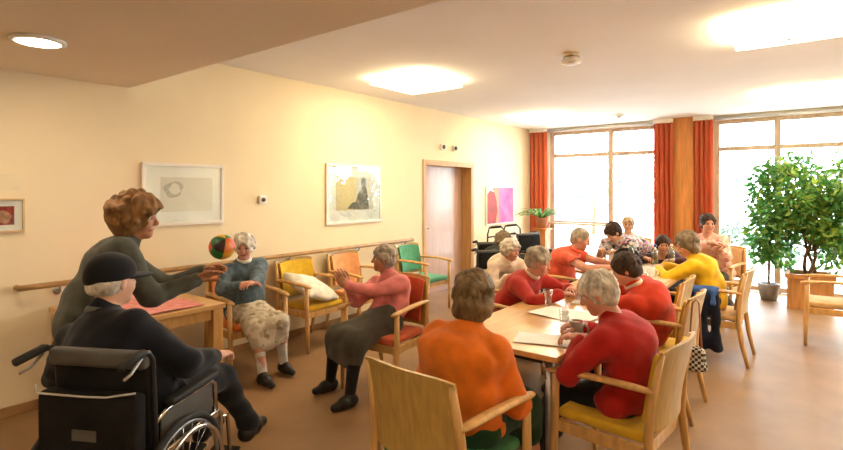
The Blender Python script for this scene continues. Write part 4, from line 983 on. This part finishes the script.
# man in the wheelchair
hipA = W(-1.31, 2.40, .60); hdA = PX(113, 281, 2.37); lkA = DV(.45, 1)
r = person('person in black jacket and dark cap sitting in the nearest wheelchair, seen from behind', hipA, DV(.2, 1), hdA, lkA,
       [W(-1.56, 2.62, .745), W(-1.05, 2.60, .745)], [W(-1.28, 2.98, .22), W(-1.02, 2.99, .22)], M_jacket, M_dtrous, 'white', 'bald', 'fair', s=1.02, girth=1.10, q=0, shoe=M_shoeb, seed=1, elb=((-1, -.4, -.7), (1, -.4, -.7)), pattern='jacket', legwear=(.5, M_dtrous), jaw=1.1, collar=M_greyp)
def cap(root, hip, face, head, look, s):
    yaw = yaw_of(face); c, s_ = math.cos(-yaw), math.sin(-yaw)
    L_ = lambda p: np.array((p[0]*c-p[1]*s_, p[0]*s_+p[1]*c, p[2]))
    Hd = L_((head[0]-hip[0], head[1]-hip[1], head[2])); R = frame(L_(look))
    f = Fld((-.12, -.14, -.03), (.12, .2, .16), .006); f.ell((0, -.012, .035), (.092, .114, .100), k=0); f.cone((0, -.1, .02), (0, -.1, .02), .02, .02, .02); f.halfspace((0, .12, -1), -.012); f.wave(.0012, (40,), 2)
    V, Q = f.mesh(); o = rawobj('cap', (V*s)@R.T+Hd, Q, M_cap, root)
    f = Fld((-.1, .0, -.03), (.1, .21, .05), .005); f.ell((0, .09, .012), (.080, .105, .010), k=0); V, Q = f.mesh(); rawobj('visor', (V*s)@R.T+Hd, Q, M_cap, o)
    f = Fld((-.12, -.13, .0), (.0, -.02, .08), .0045); f.cone((-.079, -.07, .042), (-.062, -.095, .038), .005, .007, 0); f.cone((-.079, -.07, .042), (-.085, -.055, .050), .005, .004, 0); V, Q = f.mesh(); rawobj('emblem', (V*s)@R.T+Hd, Q, M_whitec, o)
cap(r, hipA, DV(.2, 1), hdA, lkA, 1.02)
# standing woman with the ball
person('curly brown haired woman in a grey cardigan standing with arms out towards the ball', W(-1.80, 2.70, .88), DV(1, .45), PX(138, 218, 2.92), DV(1, .28) + Vector((0, 0, -.10)),
       [PX(205, 272, 3.2), PX(198, 279, 2.98)], [W(-1.92, 2.78, .09), W(-1.84, 2.60, .09)], M_greyc, M_dtrous, 'brown', 'bigcurl', 'tan', s=1.02, girth=1.0, q=0, seed=2, bust=1, shoe=M_shoeb, elb=((-.3, -.3, -1), (.3, -.3, -1)), kneehint=(0, 1, .1),
       hdir=((.75, .5, .35), (.75, .5, .45)), hn=((-.3, .5, .8), (-.5, .2, .8)), curl=(.3, .25), pattern='cardigan', hem=.12)
# woman in blue grey
person('white haired woman in a blue grey cardigan and white skirt seated at the wall', Vector((-4.06, 2.66, .535)), (1, -.12, 0), PX(244, 247, 4.47), Vector((.75, -.6, -.18)),
       [PX(252, 283, 4.18), PX(246, 284, 4.16)], [Vector((-3.66, 2.78, .09)), Vector((-3.56, 2.50, .09))], M_bluec, M_wskirt, 'white', 'fluffy', 'pink', s=.90, girth=1.05, q=0, seed=3, bust=1, skirt=True, shoe=M_shoeb, legwear=(.55, M_sock), pattern='cardigan', elb=((-1, -.3, -.6), (1, -.3, -.6)), hdir=((.3, -.9, .1), (.3, .9, .1)), collar=M_whitec)
# woman in pink blouse
person('person in a pink blouse and dark skirt raising clapping hands, seated facing left', Vector((-2.80, 3.12, .535)), (-.12, -1, 0), PX(383, 259, 4.26), DV(-1, -.12),
       [PX(346, 286, 4.0), PX(347, 282, 4.14)], [W(-.53, 3.74, .085), W(-.73, 4.05, .085)], M_pinkb, M_gskirt, 'silver', 'short', 'tan', s=.90, girth=.98, q=0, seed=4, bust=1, skirt=True, legwear=M_stock, shoe=M_shoeb, pattern='blouse',
       hdir=(tuple(DV(-.5, -.1) + Vector((0, 0, 1.2))), tuple(DV(-.3, -.1) + Vector((0, 0, 1.2)))), hn=(tuple(DV(.3, -1)), tuple(DV(-.2, 1))), curl=(.2, .2), collar=M_pinkb, elb=((-.3, .25, -1), (.3, .25, -1)))
# woman in orange, from behind
person('person in a bright orange sweater seen from behind at the table end', W(.19, 2.40, .535), DV(.55, .83), PX(474, 297, 2.46), DV(.35, 1) + Vector((0, 0, -.15)),
       [W(.16, 2.68, .67), W(.42, 2.58, .67)], [Vector((-1.42, 2.52, .085)), Vector((-1.15, 2.50, .085))], M_orange, M_greent, 'ash', 'bob', 'pink', s=.97, girth=1.12, q=0, seed=5, bust=1, skirt=True, shoe=M_shoeb, elb=((-.3, -.5, -.8), (.6, -.5, -.7)), shoulder=.15)
# white haired woman in red
person('white haired person in a deep red sweater bent over the table, nearest on the right', W(1.07, 2.69, .535), DV(-.75, .66), PX(597, 294, 2.72), DV(-.85, .35) + Vector((0, 0, -.45)),
       [W(.86, 2.74, .785), W(.93, 2.98, .785)], [W(.72, 3.1, .085), W(.85, 3.3, .085)], M_red, M_dtrous, 'white', 'short', 'pink', s=.93, girth=1.06, q=0, seed=6, bust=1, shoe=M_shoeb, elb=((-1, -.7, -.4), (1, -.7, -.4)), hdir=(tuple(DV(-.9, .5)), tuple(DV(-.95, .2))), curl=(.6, .9))
# dark haired in red
person('dark haired person in a red sweater leaning over the table, second on the right', Vector((-.98, 4.10, .535)), (-1, .03, 0), PX(625, 270, 3.78), DV(-.85, .3) + Vector((0, 0, -.45)),
       [Vector((-1.44, 3.98, .785)), Vector((-1.42, 4.24, .785))], [Vector((-1.35, 4.0, .085)), Vector((-1.35, 4.22, .085))], M_red2, M_dtrous, 'dark', 'short', 'pink', s=.95, girth=1.06, elb=((-1, -.7, -.3), (1, -.7, -.3)), q=1, seed=7, bust=1, shoe=M_shoeb, collar=M_creamt)
# yellow
person('person in a yellow jumper seated at the right side of the table', Vector((-.78, 5.64, .535)), (-1, .02, 0), PX(686, 245, 5.02), DV(-1, -.05) + Vector((0, 0, -.35)),
       [Vector((-1.24, 5.54, .785)), Vector((-1.24, 5.76, .785))], [Vector((-1.15, 5.54, .085)), Vector((-1.15, 5.75, .085))], M_yel, M_navy, 'greyb', 'bob', 'pink', s=.95, girth=1.05, elb=((-1, -.7, -.3), (1, -.7, -.3)), q=1, seed=8, bust=1, shoe=M_shoeb)
# grey haired red cardigan
person('grey haired woman in a red cardigan seated on the left of the table', Vector((-2.07, 3.88, .535)), (1, 0, 0), PX(539, 262, 4.15), DV(.85, -.25) + Vector((0, 0, -.35)),
       [Vector((-1.55, 4.0, .785)), Vector((-1.52, 3.72, .785))], [Vector((-1.62, 3.98, .085)), Vector((-1.62, 3.75, .085))], M_red3, M_gskirt, 'silver', 'short', 'pink', s=.93, girth=1.0, elb=((-1, -.7, -.3), (1, -.7, -.3)), q=1, seed=9, bust=1, skirt=True, shoe=M_shoeb, pattern='cardigan', collar=M_creamt)
# white haired, cream
person('white haired woman in a cream cardigan behind the woman in the red cardigan', Vector((-2.54, 4.74, .595)), (.75, -.66, 0), PX(511, 250, 5.1), DV(.6, -.75) + Vector((0, 0, -.1)),
       [Vector((-2.21, 4.585, .76)), Vector((-2.35, 4.435, .76))], [Vector((-2.12, 4.48, .21)), Vector((-2.23, 4.36, .21))], M_creamt, M_gskirt, 'white', 'fluffy', 'pink', s=.88, q=1, seed=10, bust=1, skirt=True, shoe=M_shoeb, pattern='cardigan')
# dark clothes behind
person('person with grey brown hair in dark clothes, farthest left behind the woman in cream', Vector((-2.99, 5.49, .595)), (.75, -.66, 0), PX(505, 241, 6.0), DV(.7, -.5),
       [Vector((-2.66, 5.335, .76)), Vector((-2.80, 5.185, .76))], [Vector((-2.57, 5.23, .21)), Vector((-2.68, 5.11, .21))], M_darkt, M_dtrous, 'greyb', 'fluffy', 'pink', s=.88, q=2, seed=11, shoe=M_shoeb)
# coral man
person('grey haired man in a coral short sleeved shirt at the far table', Vector((-2.18, 5.45, .535)), (1, .08, 0), PX(581, 239, 5.55), DV(.8, -.45) + Vector((0, 0, -.35)),
       [Vector((-1.62, 5.55, .79)), Vector((-1.62, 5.28, .79))], [Vector((-1.72, 5.58, .085)), Vector((-1.72, 5.34, .085))], M_coral, M_dtrous, 'silver', 'crop', 'pink', s=1.0, girth=1.06, elb=((-1, -.7, -.3), (1, -.7, -.3)), q=1, seed=12, sleeve='short', shoe=M_shoeb, jaw=1.1, pattern='shirt', collar=M_coral)
# bending helper
person('dark haired person in a floral top bending over the far table', W(2.86, 6.70, .84), DV(-.75, -.65), PX(613, 233, 6.32), DV(-.85, -.2) + Vector((0, 0, -.8)),
       [W(2.36, 6.05, .86), W(2.22, 6.3, .86)], [W(2.9, 6.62, .085), W(2.78, 6.8, .085)], M_flor, M_dtrous, 'dark', 'short', 'fair', s=.98, q=2, seed=13, sleeve='short', shoe=M_shoeb, kneehint=(0, 1, .1), pattern='blouse')
# sandy haired behind
person('sandy haired person seated by the window door, behind the bending helper', Vector((-2.2, 7.94, .535)), (-.1, -1, 0), PX(628, 225, 7.55), DV(-.5, -1),
       [Vector((-2.3, 7.55, .68)), Vector((-2.08, 7.55, .68))], [Vector((-2.32, 7.5, .085)), Vector((-2.1, 7.5, .085))], M_sandt, M_gskirt, 'sand', 'short', 'fair', s=.95, q=2, seed=14, shoe=M_shoeb)
# small dark haired
person('small dark haired person in wine top facing the camera at the table end', Vector((-1.37, 6.64, .53)), (0, -1, 0), PX(663, 245, 5.92), DV(-.3, -1) + Vector((0, 0, -.1)),
       [Vector((-1.22, 6.18, .80)), Vector((-1.52, 6.18, .80))], [Vector((-1.25, 6.2, .085)), Vector((-1.47, 6.2, .085))], M_dot, M_dtrous, 'dark', 'short', 'tan', s=.86, elb=((-1, -.7, -.3), (1, -.7, -.3)), q=2, seed=15, shoe=M_shoeb)
# peach
person('dark haired person in a peach top with folded arms seated before the timber pillar', Vector((-.98, 7.46, .535)), (-.25, -1, 0), PX(708, 224, 6.45), DV(-.25, -1),
       [W(3.50, 6.12, .96), W(3.62, 6.08, .92)], [W(3.5, 5.95, .085), W(3.72, 5.98, .085)], M_peacht, M_gskirt, 'dark', 'short', 'pink', s=1.0, girth=1.1, q=2, seed=16, bust=1, shoe=M_shoeb, sleeve='elbow', hdir=(tuple(DV(1, -.2)), tuple(DV(-1, -.2))))
